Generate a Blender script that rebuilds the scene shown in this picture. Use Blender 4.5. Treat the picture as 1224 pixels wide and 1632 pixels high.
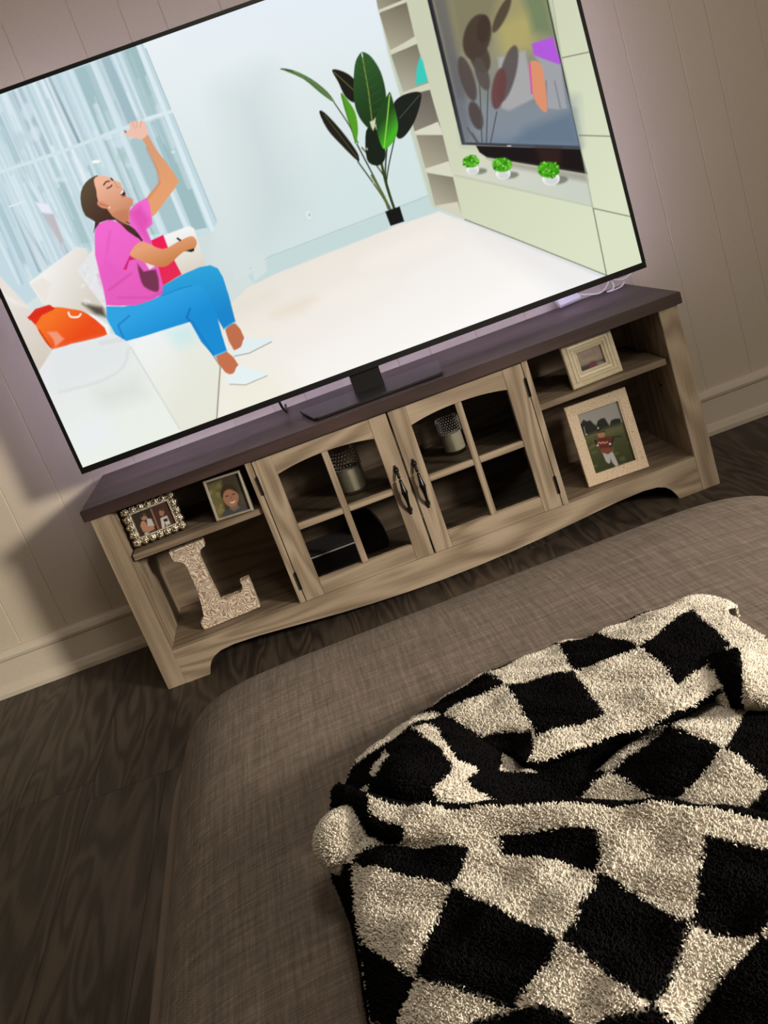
import bpy, bmesh, math, random
import numpy as np
from mathutils import Vector, Matrix, Euler

random.seed(7)
rng = np.random.default_rng(7)
for o in list(bpy.data.objects):
    bpy.data.objects.remove(o, do_unlink=True)
scene = bpy.context.scene
COL = scene.collection

# ------------------------------------------------------------------ camera
CAM = np.array([-0.14195, -2.19886, 0.93293])
RM = np.array([[0.9372244681, -0.1281515895, -0.3243261730],
               [-0.3477855634, -0.2752052107, -0.8962741176],
               [0.0256027000, 0.9528059939, -0.3024983300]])   # rows: image right, image down, forward
FPX = 1542.9
cam_data = bpy.data.cameras.new('camera')
cam_data.sensor_fit = 'VERTICAL'
cam_data.sensor_height = 36.0
cam_data.lens = FPX * 36.0 / 1632.0
cam_data.clip_start = 0.02
cam = bpy.data.objects.new('camera', cam_data)
COL.objects.link(cam)
cam.matrix_world = Matrix(((RM[0][0], -RM[1][0], -RM[2][0], CAM[0]),
                           (RM[0][1], -RM[1][1], -RM[2][1], CAM[1]),
                           (RM[0][2], -RM[1][2], -RM[2][2], CAM[2]),
                           (0, 0, 0, 1)))
scene.camera = cam

# ------------------------------------------------------------------ light
world = bpy.data.worlds.new('world')
scene.world = world
world.use_nodes = True
world.node_tree.nodes['Background'].inputs[0].default_value = (0.9, 0.8, 0.7, 1)
world.node_tree.nodes['Background'].inputs[1].default_value = 0.02
def add_lamp(name, kind, loc, energy, color, size, aim=None, cone=None, blend=0.5):
    L = bpy.data.lights.new(name, kind)
    L.energy = energy; L.color = color; L.shadow_soft_size = size
    o = bpy.data.objects.new(name, L)
    o.location = loc
    if aim is not None:
        o.rotation_euler = (Vector(aim) - Vector(loc)).to_track_quat('-Z', 'Y').to_euler()
        L.spot_size = math.radians(cone); L.spot_blend = blend
    COL.objects.link(o)
    return o
add_lamp('ceiling_lamp_bulb', 'POINT', (0.35, -2.15, 2.2), 29, (1.0, 0.91, 0.79), 0.2)
add_lamp('blanket_fill_light', 'POINT', (1.0, -1.95, 1.02), 19, (1.0, 0.90, 0.77), 0.14)  # added local fill from the right that brightens the blanket
add_lamp('hall_lamp_bulb', 'SPOT', (2.3, -3.2, 1.49), 620, (1.0, 0.90, 0.76), 0.26, aim=(-0.49, -0.69, 0.12), cone=43, blend=0.6)
vs = scene.view_settings
vs.view_transform = 'Standard'
vs.look = 'None'
vs.exposure = 0.0
vs.gamma = 1.0
vs.use_curve_mapping = False


# ------------------------------------------------------------------ pixel helpers
def ray(u, v):
    return RM.T @ np.array([(u - 612) / FPX, (v - 816) / FPX, 1.0])

def px(u, v, z=None, y=None):
    d = ray(u, v)
    t = (z - CAM[2]) / d[2] if z is not None else (y - CAM[1]) / d[1]
    return CAM + t * d

def project(P):
    q = (np.asarray(P) - CAM) @ RM.T
    return 612 + FPX * q[:, 0] / q[:, 2], 816 + FPX * q[:, 1] / q[:, 2]

def crop(ox, oy, s):
    return lambda *pts: [(ox + x / s, oy + y / s) for x, y in pts]


# ------------------------------------------------------------------ object helpers
def tag(o, label=None, cat=None, group=None, kind=None):
    if label: o['label'] = label
    if cat: o['category'] = cat
    if group: o['group'] = group
    if kind: o['kind'] = kind
    return o

def thing(name, label, cat, loc=(0, 0, 0), rot=(0, 0, 0), group=None):
    o = bpy.data.objects.new(name, None)
    o.empty_display_size = 0.05
    COL.objects.link(o)
    o.location = loc
    o.rotation_euler = rot
    return tag(o, label, cat, group)

def finish(me, mat, smooth):
    if mat is not None:
        me.materials.append(mat)
    if smooth:
        me.polygons.foreach_set('use_smooth', np.ones(len(me.polygons), dtype=bool))
    me.update()

def obj(name, bm, mat, parent=None, smooth=False, offset=None):
    """bmesh -> one mesh object; offset moves world-built verts into the parent's frame"""
    bmesh.ops.recalc_face_normals(bm, faces=bm.faces)
    if offset is not None:
        bmesh.ops.translate(bm, verts=bm.verts, vec=-Vector(offset))
    me = bpy.data.meshes.new(name)
    bm.to_mesh(me); bm.free()
    finish(me, mat, smooth)
    o = bpy.data.objects.new(name, me)
    COL.objects.link(o)
    if parent is not None:
        o.parent = parent
    return o

def raw(name, V, F, mat, parent=None, smooth=False, colors=None):
    """numpy verts/faces (all faces same size) -> object, optional linear point colours"""
    V = np.asarray(V, dtype=np.float32); F = np.asarray(F, dtype=np.int32)
    k = F.shape[1]
    me = bpy.data.meshes.new(name)
    me.vertices.add(len(V)); me.vertices.foreach_set('co', V.ravel())
    me.loops.add(F.size); me.loops.foreach_set('vertex_index', F.ravel())
    me.polygons.add(len(F))
    me.polygons.foreach_set('loop_start', np.arange(0, F.size, k, dtype=np.int32))
    me.update(calc_edges=True)
    me.validate()
    if colors is not None:
        at = me.color_attributes.new('Col', 'FLOAT_COLOR', 'POINT')
        c4 = np.ones((len(V), 4), dtype=np.float32); c4[:, :3] = colors
        at.data.foreach_set('color', c4.ravel())
    finish(me, mat, smooth)
    o = bpy.data.objects.new(name, me)
    COL.objects.link(o)
    if parent is not None:
        o.parent = parent
    return o

def box(bm, x0, x1, y0, y1, z0, z1, bev=0.0):
    g = bmesh.ops.create_cube(bm, size=1.0)
    for v in g['verts']:
        v.co = Vector((x0 + (v.co.x + .5) * (x1 - x0), y0 + (v.co.y + .5) * (y1 - y0), z0 + (v.co.z + .5) * (z1 - z0)))
    if bev:
        es = list({e for v in g['verts'] for e in v.link_edges})
        bmesh.ops.bevel(bm, geom=es, offset=bev, segments=2, affect='EDGES', clamp_overlap=True)
    return bm

def bx(*a, bev=0.0):
    return box(bmesh.new(), *a, bev=bev)

def prism(bm, pts, y0, y1, axis='y'):
    """polygon pts=(x,z) extruded along y (or pts=(x,y) along z)"""
    def P(a, b, c): return (a, c, b) if axis == 'y' else (a, b, c)
    lo = [bm.verts.new(P(a, b, y0)) for a, b in pts]
    hi = [bm.verts.new(P(a, b, y1)) for a, b in pts]
    n = len(pts)
    bm.faces.new(lo); bm.faces.new(hi[::-1])
    for i in range(n):
        bm.faces.new((lo[i], hi[i], hi[(i + 1) % n], lo[(i + 1) % n]))
    return bm

def catmull(pts, n=8, closed=False):
    P = [np.array(p, dtype=float) for p in pts]
    N = len(P); out = []
    for i in range(N if closed else N - 1):
        if closed:
            a, b, c, d = P[(i - 1) % N], P[i], P[(i + 1) % N], P[(i + 2) % N]
        else:
            a, b, c, d = P[max(i - 1, 0)], P[i], P[i + 1], P[min(i + 2, N - 1)]
        for k in range(n):
            t = k / n
            out.append(0.5 * (2 * b + (c - a) * t + (2 * a - 5 * b + 4 * c - d) * t * t + (3 * b - a - 3 * c + d) * t ** 3))
    if not closed:
        out.append(P[-1])
    return out

def tube(bm, pts, r, seg=8, closed=False):
    pts = [Vector(p) for p in pts]; n = len(pts); rings = []
    rad = r if hasattr(r, '__len__') else [r] * n
    up = Vector((0, 0, 1))
    for i, p in enumerate(pts):
        a = pts[(i - 1) % n] if (closed or i > 0) else p
        b = pts[(i + 1) % n] if (closed or i < n - 1) else p
        t = (b - a).normalized()
        ref = up if abs(t.z) < 0.9 else Vector((0, 1, 0))
        s = t.cross(ref).normalized(); u = s.cross(t)
        rings.append([bm.verts.new(p + (s * math.cos(k * 2 * math.pi / seg) + u * math.sin(k * 2 * math.pi / seg)) * rad[i]) for k in range(seg)])
    for i in range(n if closed else n - 1):
        A, B = rings[i], rings[(i + 1) % n]
        for k in range(seg):
            bm.faces.new((A[k], A[(k + 1) % seg], B[(k + 1) % seg], B[k]))
    if not closed:
        bm.faces.new(rings[0][::-1]); bm.faces.new(rings[-1])
    return bm

def lathe(bm, prof, cx, cy, seg=32):
    rings = []
    for r, z in prof:
        rings.append([bm.verts.new((cx + r * math.cos(2 * math.pi * k / seg), cy + r * math.sin(2 * math.pi * k / seg), z)) for k in range(seg)])
    for A, B in zip(rings, rings[1:]):
        for k in range(seg):
            bm.faces.new((A[k], A[(k + 1) % seg], B[(k + 1) % seg], B[k]))
    return bm, rings


# ------------------------------------------------------------------ materials
def lin(c):
    c = np.asarray(c, dtype=float) / 255.0
    return np.where(c <= 0.04045, c / 12.92, ((c + 0.055) / 1.055) ** 2.4)

def rgb(c, g=1.0):
    l = lin(c) * g
    return (float(l[0]), float(l[1]), float(l[2]), 1.0)

class NT:
    def __init__(self, name):
        self.m = bpy.data.materials.new(name); self.m.use_nodes = True
        self.t = self.m.node_tree
        self.b = self.t.nodes['Principled BSDF']
        self.out = self.t.nodes['Material Output']
    def n(self, ty, **kw):
        d = self.t.nodes.new(ty)
        for k, v in kw.items(): setattr(d, k, v)
        return d
    def l(self, a, b): self.t.links.new(a, b)
    def math(self, op, a, b=None):
        d = self.n('ShaderNodeMath', operation=op)
        for i, v in enumerate((a, b)):
            if v is None: continue
            if isinstance(v, (int, float)): d.inputs[i].default_value = v
            else: self.l(v, d.inputs[i])
        return d.outputs[0]
    def coord(self, scale=(1, 1, 1), rot=(0, 0, 0), loc=(0, 0, 0), rnd=0.0, src='Object'):
        tc = self.n('ShaderNodeTexCoord'); mp = self.n('ShaderNodeMapping')
        mp.inputs['Scale'].default_value = scale
        mp.inputs['Rotation'].default_value = rot
        mp.inputs['Location'].default_value = loc
        if rnd:
            oi = self.n('ShaderNodeObjectInfo'); va = self.n('ShaderNodeVectorMath', operation='ADD')
            sc = self.math('MULTIPLY', oi.outputs['Random'], rnd)
            self.l(tc.outputs[src], va.inputs[0]); self.l(sc, va.inputs[1]); self.l(va.outputs[0], mp.inputs[0])
        else:
            self.l(tc.outputs[src], mp.inputs[0])
        return mp.outputs[0]
    def noise(self, co, scale=1.0, detail=4.0, rough=0.5, dist=0.0):
        d = self.n('ShaderNodeTexNoise')
        d.inputs['Scale'].default_value = scale; d.inputs['Detail'].default_value = detail
        d.inputs['Roughness'].default_value = rough; d.inputs['Distortion'].default_value = dist
        self.l(co, d.inputs['Vector'])
        return d.outputs['Fac']
    def ramp(self, fac, stops):
        d = self.n('ShaderNodeValToRGB'); e = d.color_ramp.elements
        while len(e) < len(stops): e.new(0.5)
        for k, (p, c) in zip(e, stops):
            k.position = p; k.color = c
        self.l(fac, d.inputs[0])
        return d.outputs[0]
    def mix(self, fac, a, b, mode='MIX'):
        d = self.n('ShaderNodeMix', data_type='RGBA', blend_type=mode)
        for sock, v in ((d.inputs[0], fac), (d.inputs[6], a), (d.inputs[7], b)):
            if isinstance(v, (int, float)): sock.default_value = v
            elif isinstance(v, tuple): sock.default_value = v
            else: self.l(v, sock)
        return d.outputs[2]
    def bump(self, h, strength=0.3, dist=0.002):
        d = self.n('ShaderNodeBump'); d.inputs['Strength'].default_value = strength; d.inputs['Distance'].default_value = dist
        self.l(h, d.inputs['Height']); self.l(d.outputs[0], self.b.inputs['Normal'])
    def color(self, c):
        if isinstance(c, tuple): self.b.inputs['Base Color'].default_value = c
        else: self.l(c, self.b.inputs['Base Color'])
    def set(self, rough=0.5, metal=0.0, spec=0.5):
        self.b.inputs['Roughness'].default_value = rough
        self.b.inputs['Metallic'].default_value = metal
        self.b.inputs['Specular IOR Level'].default_value = spec
        return self

def plain(name, c, rough=0.5, metal=0.0, spec=0.5, var=0.08, scale=40):
    t = NT(name)
    f = t.noise(t.coord(), scale, 3)
    a = tuple(x * (1 - var) for x in c[:3]) + (1,); b = tuple(min(1, x * (1 + var)) for x in c[:3]) + (1,)
    t.color(t.mix(f, a, b)); t.set(rough, metal, spec)
    return t.m

def wood(name, axis, dark, mid, light, rough=0.55, lo=1.3, hi=9.0, rings=9.0, rnd=0.0, bump=0.15, fiber=0.5, spec=0.3):
    t = NT(name)
    def sc(a, b): return tuple(a if k == axis else b for k in 'xyz')
    n1 = t.noise(t.coord(sc(lo, hi), rnd=rnd), 1.0, 2.0, 0.45, 0.35)
    s = t.math('SINE', t.math('MULTIPLY', n1, rings * 6.283))
    s = t.math('ADD', t.math('MULTIPLY', s, 0.5), 0.5)
    n2 = t.noise(t.coord(sc(lo * 5, hi * 30), rnd=rnd), 1.0, 5.0, 0.6)
    n3 = t.noise(t.coord(sc(lo * 1.2, hi * 1.6), loc=(3, 5, 7), rnd=rnd), 1.0, 2.0)
    f = t.math('ADD', t.math('MULTIPLY', s, 0.34), t.math('MULTIPLY', n2, fiber))
    f = t.math('ADD', f, t.math('MULTIPLY', n3, 0.45))
    f = t.math('SUBTRACT', f, 0.12)
    t.color(t.ramp(f, [(0.2, dark), (0.5, mid), (0.85, light)]))
    t.bump(t.math('ADD', n2, t.math('MULTIPLY', s, 0.4)), bump, 0.001)
    t.set(rough, 0, spec)
    return t.m

OAK = [rgb((112, 97, 80)), rgb((149, 133, 113)), rgb((176, 160, 140))]
M = {}
M['oak_h'] = wood('oak_grain_horizontal', 'x', *OAK)
M['oak_v'] = wood('oak_grain_vertical', 'z', *OAK)
M['oak_d'] = wood('oak_grain_depth', 'y', *OAK)
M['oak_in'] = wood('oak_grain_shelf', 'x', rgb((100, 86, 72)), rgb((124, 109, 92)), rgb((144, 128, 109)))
M['espresso'] = wood('espresso_top', 'x', rgb((46, 33, 32)), rgb((62, 47, 46)), rgb((80, 63, 61)), rough=0.42, rings=3, fiber=0.4, bump=0.06, spec=0.4)
M['plank'] = wood('floor_plank_wood', 'y', rgb((38, 33, 29)), rgb((62, 54, 47)), rgb((88, 77, 67)), rough=0.5, lo=1.6, hi=11, rings=10, rnd=37.0, bump=0.2, fiber=0.55, spec=0.3)
M['subfloor'] = plain('subfloor_dark', rgb((20, 16, 13)), 0.9)
t = NT('wall_paint'); f = t.noise(t.coord(), 180, 4); t.color(t.mix(f, rgb((196, 186, 168)), rgb((206, 196, 177)))); t.bump(f, 0.06, 0.001); t.set(0.5, 0, 0.35); M['wall'] = t.m
t = NT('trim_paint'); f = t.noise(t.coord((1, 6, 6)), 40, 4); t.color(t.mix(f, rgb((204, 194, 178)), rgb((214, 204, 188)))); t.set(0.38, 0, 0.4); M['trim'] = t.m
M['ceiling'] = plain('ceiling_paint', rgb((214, 206, 194)), 0.9)
M['black_plastic'] = plain('black_plastic', rgb((9, 9, 10)), 0.4, spec=0.4)
M['grey_plastic'] = plain('grey_plastic', rgb((96, 96, 98)), 0.45)
M['black_gloss'] = plain('black_satin_base', rgb((34, 32, 38)), 0.33, spec=0.5)
M['black_metal'] = plain('black_handle_metal', rgb((14, 13, 13)), 0.28, 0.3, 0.6)
M['white_plastic'] = plain('white_plastic', rgb((226, 224, 228)), 0.4)
M['silver'] = plain('antique_silver', rgb((176, 166, 148)), 0.3, 0.9, var=0.35, scale=300)
M['silver_thin'] = plain('brushed_silver', rgb((206, 198, 182)), 0.35, 0.55, var=0.15, scale=120)
M['backing'] = plain('frame_backing', rgb((40, 34, 30)), 0.8)
t = NT('cream_moulding'); f = t.noise(t.coord(), 90, 5, 0.6); t.color(t.mix(f, rgb((172, 160, 132)), rgb((208, 198, 172)))); t.bump(f, 0.15, 0.001); t.set(0.45); M['cream_frame'] = t.m
t = NT('crackled_frame')
vo = t.n('ShaderNodeTexVoronoi', feature='DISTANCE_TO_EDGE'); vo.inputs['Scale'].default_value = 120; t.l(t.coord((1, 1, 1.6)), vo.inputs['Vector'])
cr = t.math('LESS_THAN', vo.outputs[0], 0.035)
t.color(t.mix(cr, rgb((216, 196, 170)), rgb((178, 156, 132)))); t.set(0.55); M['crackle_frame'] = t.m
M['wax'] = plain('candle_wax', rgb((226, 220, 196)), 0.5, var=0.03)
M['bead'] = plain('silver_bead', rgb((205, 205, 205)), 0.2, 0.4)
t = NT('carved_whitewash')
nz_ = t.noise(t.coord((1, 1, 1)), 38, 1.0, 0.4, 0.8)
sn = t.math('ADD', t.math('MULTIPLY', t.math('SINE', t.math('MULTIPLY', nz_, 62.0)), .5), .5)
t.color(t.ramp(sn, [(0.03, rgb((150, 128, 108))), (0.30, rgb((196, 178, 158))), (0.8, rgb((220, 204, 186)))]))
t.bump(sn, 0.5, 0.003); t.set(0.6); M['carved'] = t.m

def glass_mat(name, tint=(1, 1, 1, 1), refl=1.0):
    t = NT(name)
    tr = t.n('ShaderNodeBsdfTransparent'); tr.inputs[0].default_value = tint
    gl = t.n('ShaderNodeBsdfGlossy'); gl.inputs['Roughness'].default_value = 0.03
    fr = t.n('ShaderNodeFresnel'); fr.inputs[0].default_value = 1.45
    mx = t.n('ShaderNodeMixShader')
    t.l(t.math('MULTIPLY', fr.outputs[0], refl), mx.inputs[0]); t.l(tr.outputs[0], mx.inputs[1]); t.l(gl.outputs[0], mx.inputs[2])
    t.l(mx.outputs[0], t.out.inputs[0])
    return t.m
M['pane'] = glass_mat('door_glass', (0.8, 0.8, 0.8, 1))
M['jar'] = glass_mat('jar_glass', (0.95, 0.96, 0.95, 1), 0.6)

def attr_mat(name, emit, rough=0.4):
    t = NT(name)
    a = t.n('ShaderNodeAttribute', attribute_name='Col')
    if emit:
        t.b.inputs['Base Color'].default_value = (0.01, 0.01, 0.01, 1)
        t.l(a.outputs['Color'], t.b.inputs['Emission Color']); t.b.inputs['Emission Strength'].default_value = emit
        t.set(0.5, 0, 0.0)
    else:
        t.l(a.outputs['Color'], t.b.inputs['Base Color']); t.set(rough, 0, 0.3)
    return t.m
M['screen'] = attr_mat('lit_screen', 1.0)
M['print'] = attr_mat('photo_print', 0, 0.25)
t = NT('led_glow'); t.b.inputs['Emission Color'].default_value = (0.76, 0.67, 1.0, 1); t.b.inputs['Emission Strength'].default_value = 36.0; M['led'] = t.m

# linen upholstery
t = NT('linen_upholstery')
warp = t.noise(t.coord((620, 30, 60)), 1.0, 2, 0.6)
weft = t.noise(t.coord((30, 620, 60)), 1.0, 2, 0.6)
slub1 = t.noise(t.coord((230, 9, 10)), 1.0, 2, 0.5)
slub2 = t.noise(t.coord((9, 230, 10)), 1.0, 2, 0.5)
tc = t.n('ShaderNodeTexCoord'); sep = t.n('ShaderNodeSeparateXYZ'); t.l(tc.outputs['Object'], sep.inputs[0])
wx = t.math('SINE', t.math('MULTIPLY', sep.outputs[0], 2 * math.pi / 0.0024))
wy = t.math('SINE', t.math('MULTIPLY', sep.outputs[1], 2 * math.pi / 0.0024))
weave = t.math('MULTIPLY', wx, wy)
f = t.math('ADD', t.math('MULTIPLY', warp, 0.42), t.math('MULTIPLY', weft, 0.42))
f = t.math('ADD', f, t.math('MULTIPLY', t.math('ADD', slub1, slub2), 0.36))
f = t.math('ADD', f, t.math('MULTIPLY', weave, 0.12))
t.color(t.ramp(t.math('SUBTRACT', f, 0.28), [(0.22, rgb((66, 57, 49))), (0.5, rgb((113, 99, 87))), (0.8, rgb((164, 147, 132)))]))
t.bump(t.math('ADD', f, t.math('MULTIPLY', weave, 0.5)), 0.8, 0.0015)
t.set(0.95, 0, 0.1); t.b.inputs['Sheen Weight'].default_value = 0.15
M['linen'] = t.m
M['piping'] = plain('linen_piping', rgb((112, 98, 86)), 0.9, var=0.3, scale=500)
t = NT('fluffy_yarn')          # soft yarn: diffuse with some light passing through the loops
a = t.n('ShaderNodeAttribute', attribute_name='Col')
df, tl, mx = t.n('ShaderNodeBsdfDiffuse'), t.n('ShaderNodeBsdfTranslucent'), t.n('ShaderNodeMixShader')
mx.inputs[0].default_value = 0.2
t.l(a.outputs['Color'], df.inputs[0]); t.l(a.outputs['Color'], tl.inputs[0])
t.l(df.outputs[0], mx.inputs[1]); t.l(tl.outputs[0], mx.inputs[2]); t.l(mx.outputs[0], t.out.inputs[0])
M['pile'] = t.m
M['foot'] = plain('dark_wood_foot', rgb((35, 26, 22)), 0.5)


# ------------------------------------------------------------------ painter: flat pictures as vertex colours, sampled in photo pixels
class Paint:
    def __init__(self, U, V, base):
        self.U, self.V = U, V
        self.C = np.zeros((len(U), 3)); self.C[:] = base
    def _blend(self, idx, a, col):
        if callable(col): c = col(self.U[idx], self.V[idx])
        else: c = np.asarray(col, dtype=float)
        self.C[idx] = self.C[idx] * (1 - a[:, None]) + c * a[:, None]
    def poly(self, pts, col, soft=1.6, smooth=0, op=1.0):
        if smooth: pts = catmull(pts, smooth, True)
        P = np.array(pts, dtype=float); m = soft + 1
        lo, hi = P.min(0) - m, P.max(0) + m
        idx = np.nonzero((self.U > lo[0]) & (self.U < hi[0]) & (self.V > lo[1]) & (self.V < hi[1]))[0]
        if not len(idx): return
        x, y = self.U[idx], self.V[idx]
        d = np.full(len(idx), 1e9); ins = np.zeros(len(idx), dtype=bool)
        Q = np.roll(P, -1, axis=0)
        for a, b in zip(P, Q):
            e = b - a; L = e @ e + 1e-9
            tt = np.clip(((x - a[0]) * e[0] + (y - a[1]) * e[1]) / L, 0, 1)
            d = np.minimum(d, (x - a[0] - tt * e[0]) ** 2 + (y - a[1] - tt * e[1]) ** 2)
            if a[1] != b[1]:
                cr = ((a[1] > y) != (b[1] > y)) & (x < (b[0] - a[0]) * (y - a[1]) / (b[1] - a[1]) + a[0])
                ins ^= cr
        d = np.sqrt(d) * np.where(ins, 1, -1)
        self._blend(idx, np.clip(0.5 + d / soft, 0, 1) * op, col)
    def line(self, pts, w, col, soft=1.4, op=1.0, smooth=0):
        if smooth: pts = catmull(pts, smooth)
        P = np.array(pts, dtype=float); m = np.max(w) + soft + 1
        lo, hi = P.min(0) - m, P.max(0) + m
        idx = np.nonzero((self.U > lo[0]) & (self.U < hi[0]) & (self.V > lo[1]) & (self.V < hi[1]))[0]
        if not len(idx): return
        x, y = self.U[idx], self.V[idx]; d = np.full(len(idx), 1e9)
        for a, b in zip(P[:-1], P[1:]):
            e = b - a; L = e @ e + 1e-9
            tt = np.clip(((x - a[0]) * e[0] + (y - a[1]) * e[1]) / L, 0, 1)
            d = np.minimum(d, (x - a[0] - tt * e[0]) ** 2 + (y - a[1] - tt * e[1]) ** 2)
        self._blend(idx, np.clip(0.5 + (w / 2 - np.sqrt(d)) / soft, 0, 1) * op, col)
    def ell(self, cx, cy, rx, ry, col, rot=0.0, soft=1.6, op=1.0):
        pts = []
        for k in range(24):
            a = 2 * math.pi * k / 24; X, Y = rx * math.cos(a), ry * math.sin(a)
            pts.append((cx + X * math.cos(rot) - Y * math.sin(rot), cy + X * math.sin(rot) + Y * math.cos(rot)))
        self.poly(pts, col, soft, op=op)

def grad(p0, c0, p1, c1):
    p0 = np.array(p0, float); d = np.array(p1, float) - p0; c0 = np.array(c0, float); c1 = np.array(c1, float)
    def f(u, v):
        tt = np.clip(((u - p0[0]) * d[0] + (v - p0[1]) * d[1]) / (d @ d), 0, 1)[:, None]
        return c0 * (1 - tt) + c1 * tt
    return f

def sheet(nx, nz, w, h):
    """vertex grid (x,z) and quads for a flat picture w x h"""
    X, Z = np.meshgrid(np.linspace(0, w, nx), np.linspace(0, h, nz))
    i = np.arange(nx * nz).reshape(nz, nx)
    F = np.stack([i[:-1, :-1], i[:-1, 1:], i[1:, 1:], i[1:, :-1]], -1).reshape(-1, 4)
    return X.ravel(), Z.ravel(), F


# ================================================================== THE ROOM
XL, XR, YF, YW, ZC = -2.4, 3.0, -4.2, 0.3678, 2.42
H = 0.4903            # console top

floor = tag(obj('floor', bx(XL, XR, YF, YW + 0.006, -0.05, -0.006), M['subfloor']), kind='structure')
PW = 0.17
plank_cache = {}
def plank_mesh(w, l):
    key = (round(w, 3), round(l, 3))
    if key not in plank_cache:
        bm = bx(-w / 2 + .0002, w / 2 - .0002, -l / 2 + .0002, l / 2 - .0002, -0.006, 0, bev=0.0005)
        me = bpy.data.meshes.new('plank'); bm.to_mesh(me); bm.free(); finish(me, M['plank'], False)
        plank_cache[key] = me
    return plank_cache[key]
k0 = math.floor((XL + 0.694) / PW) - 1
stag = {-1: -0.395}
k = k0
while -0.694 + k * PW < XR:
    a, b = max(XL, -0.694 + k * PW), min(XR, -0.694 + (k + 1) * PW)
    if b - a > 0.01:
        off = stag.get(k, -0.395 + ((k * 0.47) % 1.0) * 1.22)
        ys = sorted({YF, YW} | {off + j * 1.22 for j in range(-5, 5) if YF + .05 < off + j * 1.22 < YW - .05})
        for y0, y1 in zip(ys, ys[1:]):
            o = bpy.data.objects.new('plank', plank_mesh(b - a, y1 - y0))
            COL.objects.link(o); o.parent = floor; o.location = ((a + b) / 2, (y0 + y1) / 2, 0)
    k += 1

wall_back = tag(obj('wall_back', bx(XL, XR, YW + 0.006, YW + 0.1, -0.05, ZC), M['wall']), kind='structure')
gro = [-1.001, -.868, -.77, -.65, -.523, -.366, -.255, -.165, -.031, .10, .19, .32, .46, .55, .68, .765, .897, 1.032, 1.12, 1.25]
w_pat = [.135, .09, .13, .115]
g = gro[0]; i = 0
while g > XL + .14: g -= w_pat[i % 4]; i += 1; gro.insert(0, g)
g = gro[-1]; i = 0
while g < XR - .14: g += w_pat[(i + 1) % 4]; i += 1; gro.append(g)
gro = [XL] + gro + [XR]
for a, b in zip(gro, gro[1:]):
    bm = bmesh.new(); c = 0.0020; e = 0.0
    prism(bm, [(a + e, YW + .006), (a + e, YW + c), (a + e + c, YW), (b - e - c, YW), (b - e, YW + c), (b - e, YW + .006)], 0.0, ZC, axis='z')
    obj('panel', bm, M['wall'], wall_back)
bm = bmesh.new()
prof = [(YW, 0), (YW - .026, 0), (YW - .027, .012), (YW - .022, .026), (YW - .015, .032), (YW - .014, .098), (YW - .019, .102), (YW - .021, .110), (YW - .017, .120), (YW - .008, .126), (YW, .127)]
lo = [bm.verts.new((XL, y, z)) for y, z in prof]; hi = [bm.verts.new((XR, y, z)) for y, z in prof]
bm.faces.new(lo); bm.faces.new(hi[::-1])
for i in range(len(prof)): bm.faces.new((lo[i], hi[i], hi[(i + 1) % len(prof)], lo[(i + 1) % len(prof)]))
tag(obj('baseboard_back', bm, M['trim']), kind='structure')
tag(obj('wall_left', bx(XL - .1, XL, YF - .1, YW + .1, -.05, ZC), M['wall']), kind='structure')
tag(obj('wall_right', bx(XR, XR + .1, YF - .1, YW + .1, -.05, ZC), M['wall']), kind='structure')
tag(obj('wall_front', bx(XL, XR, YF - .1, YF, -.05, ZC), M['wall']), kind='structure')
tag(obj('ceiling', bx(XL - .1, XR + .1, YF - .1, YW + .1, ZC, ZC + .1), M['ceiling']), kind='structure')

# ================================================================== MEDIA CONSOLE
con = thing('media_console', 'long weathered oak media console with dark top, two arched glass doors and open shelves', 'tv stand')
WB, XS, XD = 0.7255, 0.6785, 0.349
YB = 0.285
ZB, ZT = 0.0909, 0.4617
obj('tabletop', bx(-0.7365, 0.7365, -0.0097, 0.345, ZT + .001, H, bev=0.0018), M['espresso'], con)
for s in (-1, 1):
    obj('stile', bx(*sorted((s * WB, s * XS)), 0.0, 0.019, 0.0, ZT, bev=0.0012), M['oak_v'], con)
    obj('side_panel', bx(*sorted((s * (WB - .003), s * (XS + .014))), 0.019, 0.335, 0.0, ZT), M['oak_v'], con)
    obj('inner_side', bx(*sorted((s * (XS + .0138), s * (XS + .0005))), 0.0192, YB - .0005, ZB - .012, ZT - .0005), M['oak_v'], con)
    obj('divider', bx(*sorted((s * 0.3345, s * XD)), 0.0, YB, ZB, ZT - .0004, bev=0.0008), M['oak_v'], con)
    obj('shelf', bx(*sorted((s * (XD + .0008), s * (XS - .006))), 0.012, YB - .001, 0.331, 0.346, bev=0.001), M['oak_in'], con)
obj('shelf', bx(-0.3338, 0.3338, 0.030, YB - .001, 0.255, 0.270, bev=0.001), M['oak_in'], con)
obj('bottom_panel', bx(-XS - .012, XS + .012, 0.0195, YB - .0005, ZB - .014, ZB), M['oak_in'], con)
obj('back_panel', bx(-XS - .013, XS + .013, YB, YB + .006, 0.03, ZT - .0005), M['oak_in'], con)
# scalloped apron
half = [(.6783, 0.0), (.617, 0.0), (.611, .016), (.602, .030), (.590, .041), (.570, .049), (.535, .0525), (.47, .050), (.40, .0435), (.335, .037), (.26, .030), (.18, .0245), (.09, .0205), (0, .019)]
low = [(-x, z) for x, z in half] + [(x, z) for x, z in half[::-1][1:]]
bm = bmesh.new()
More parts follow.
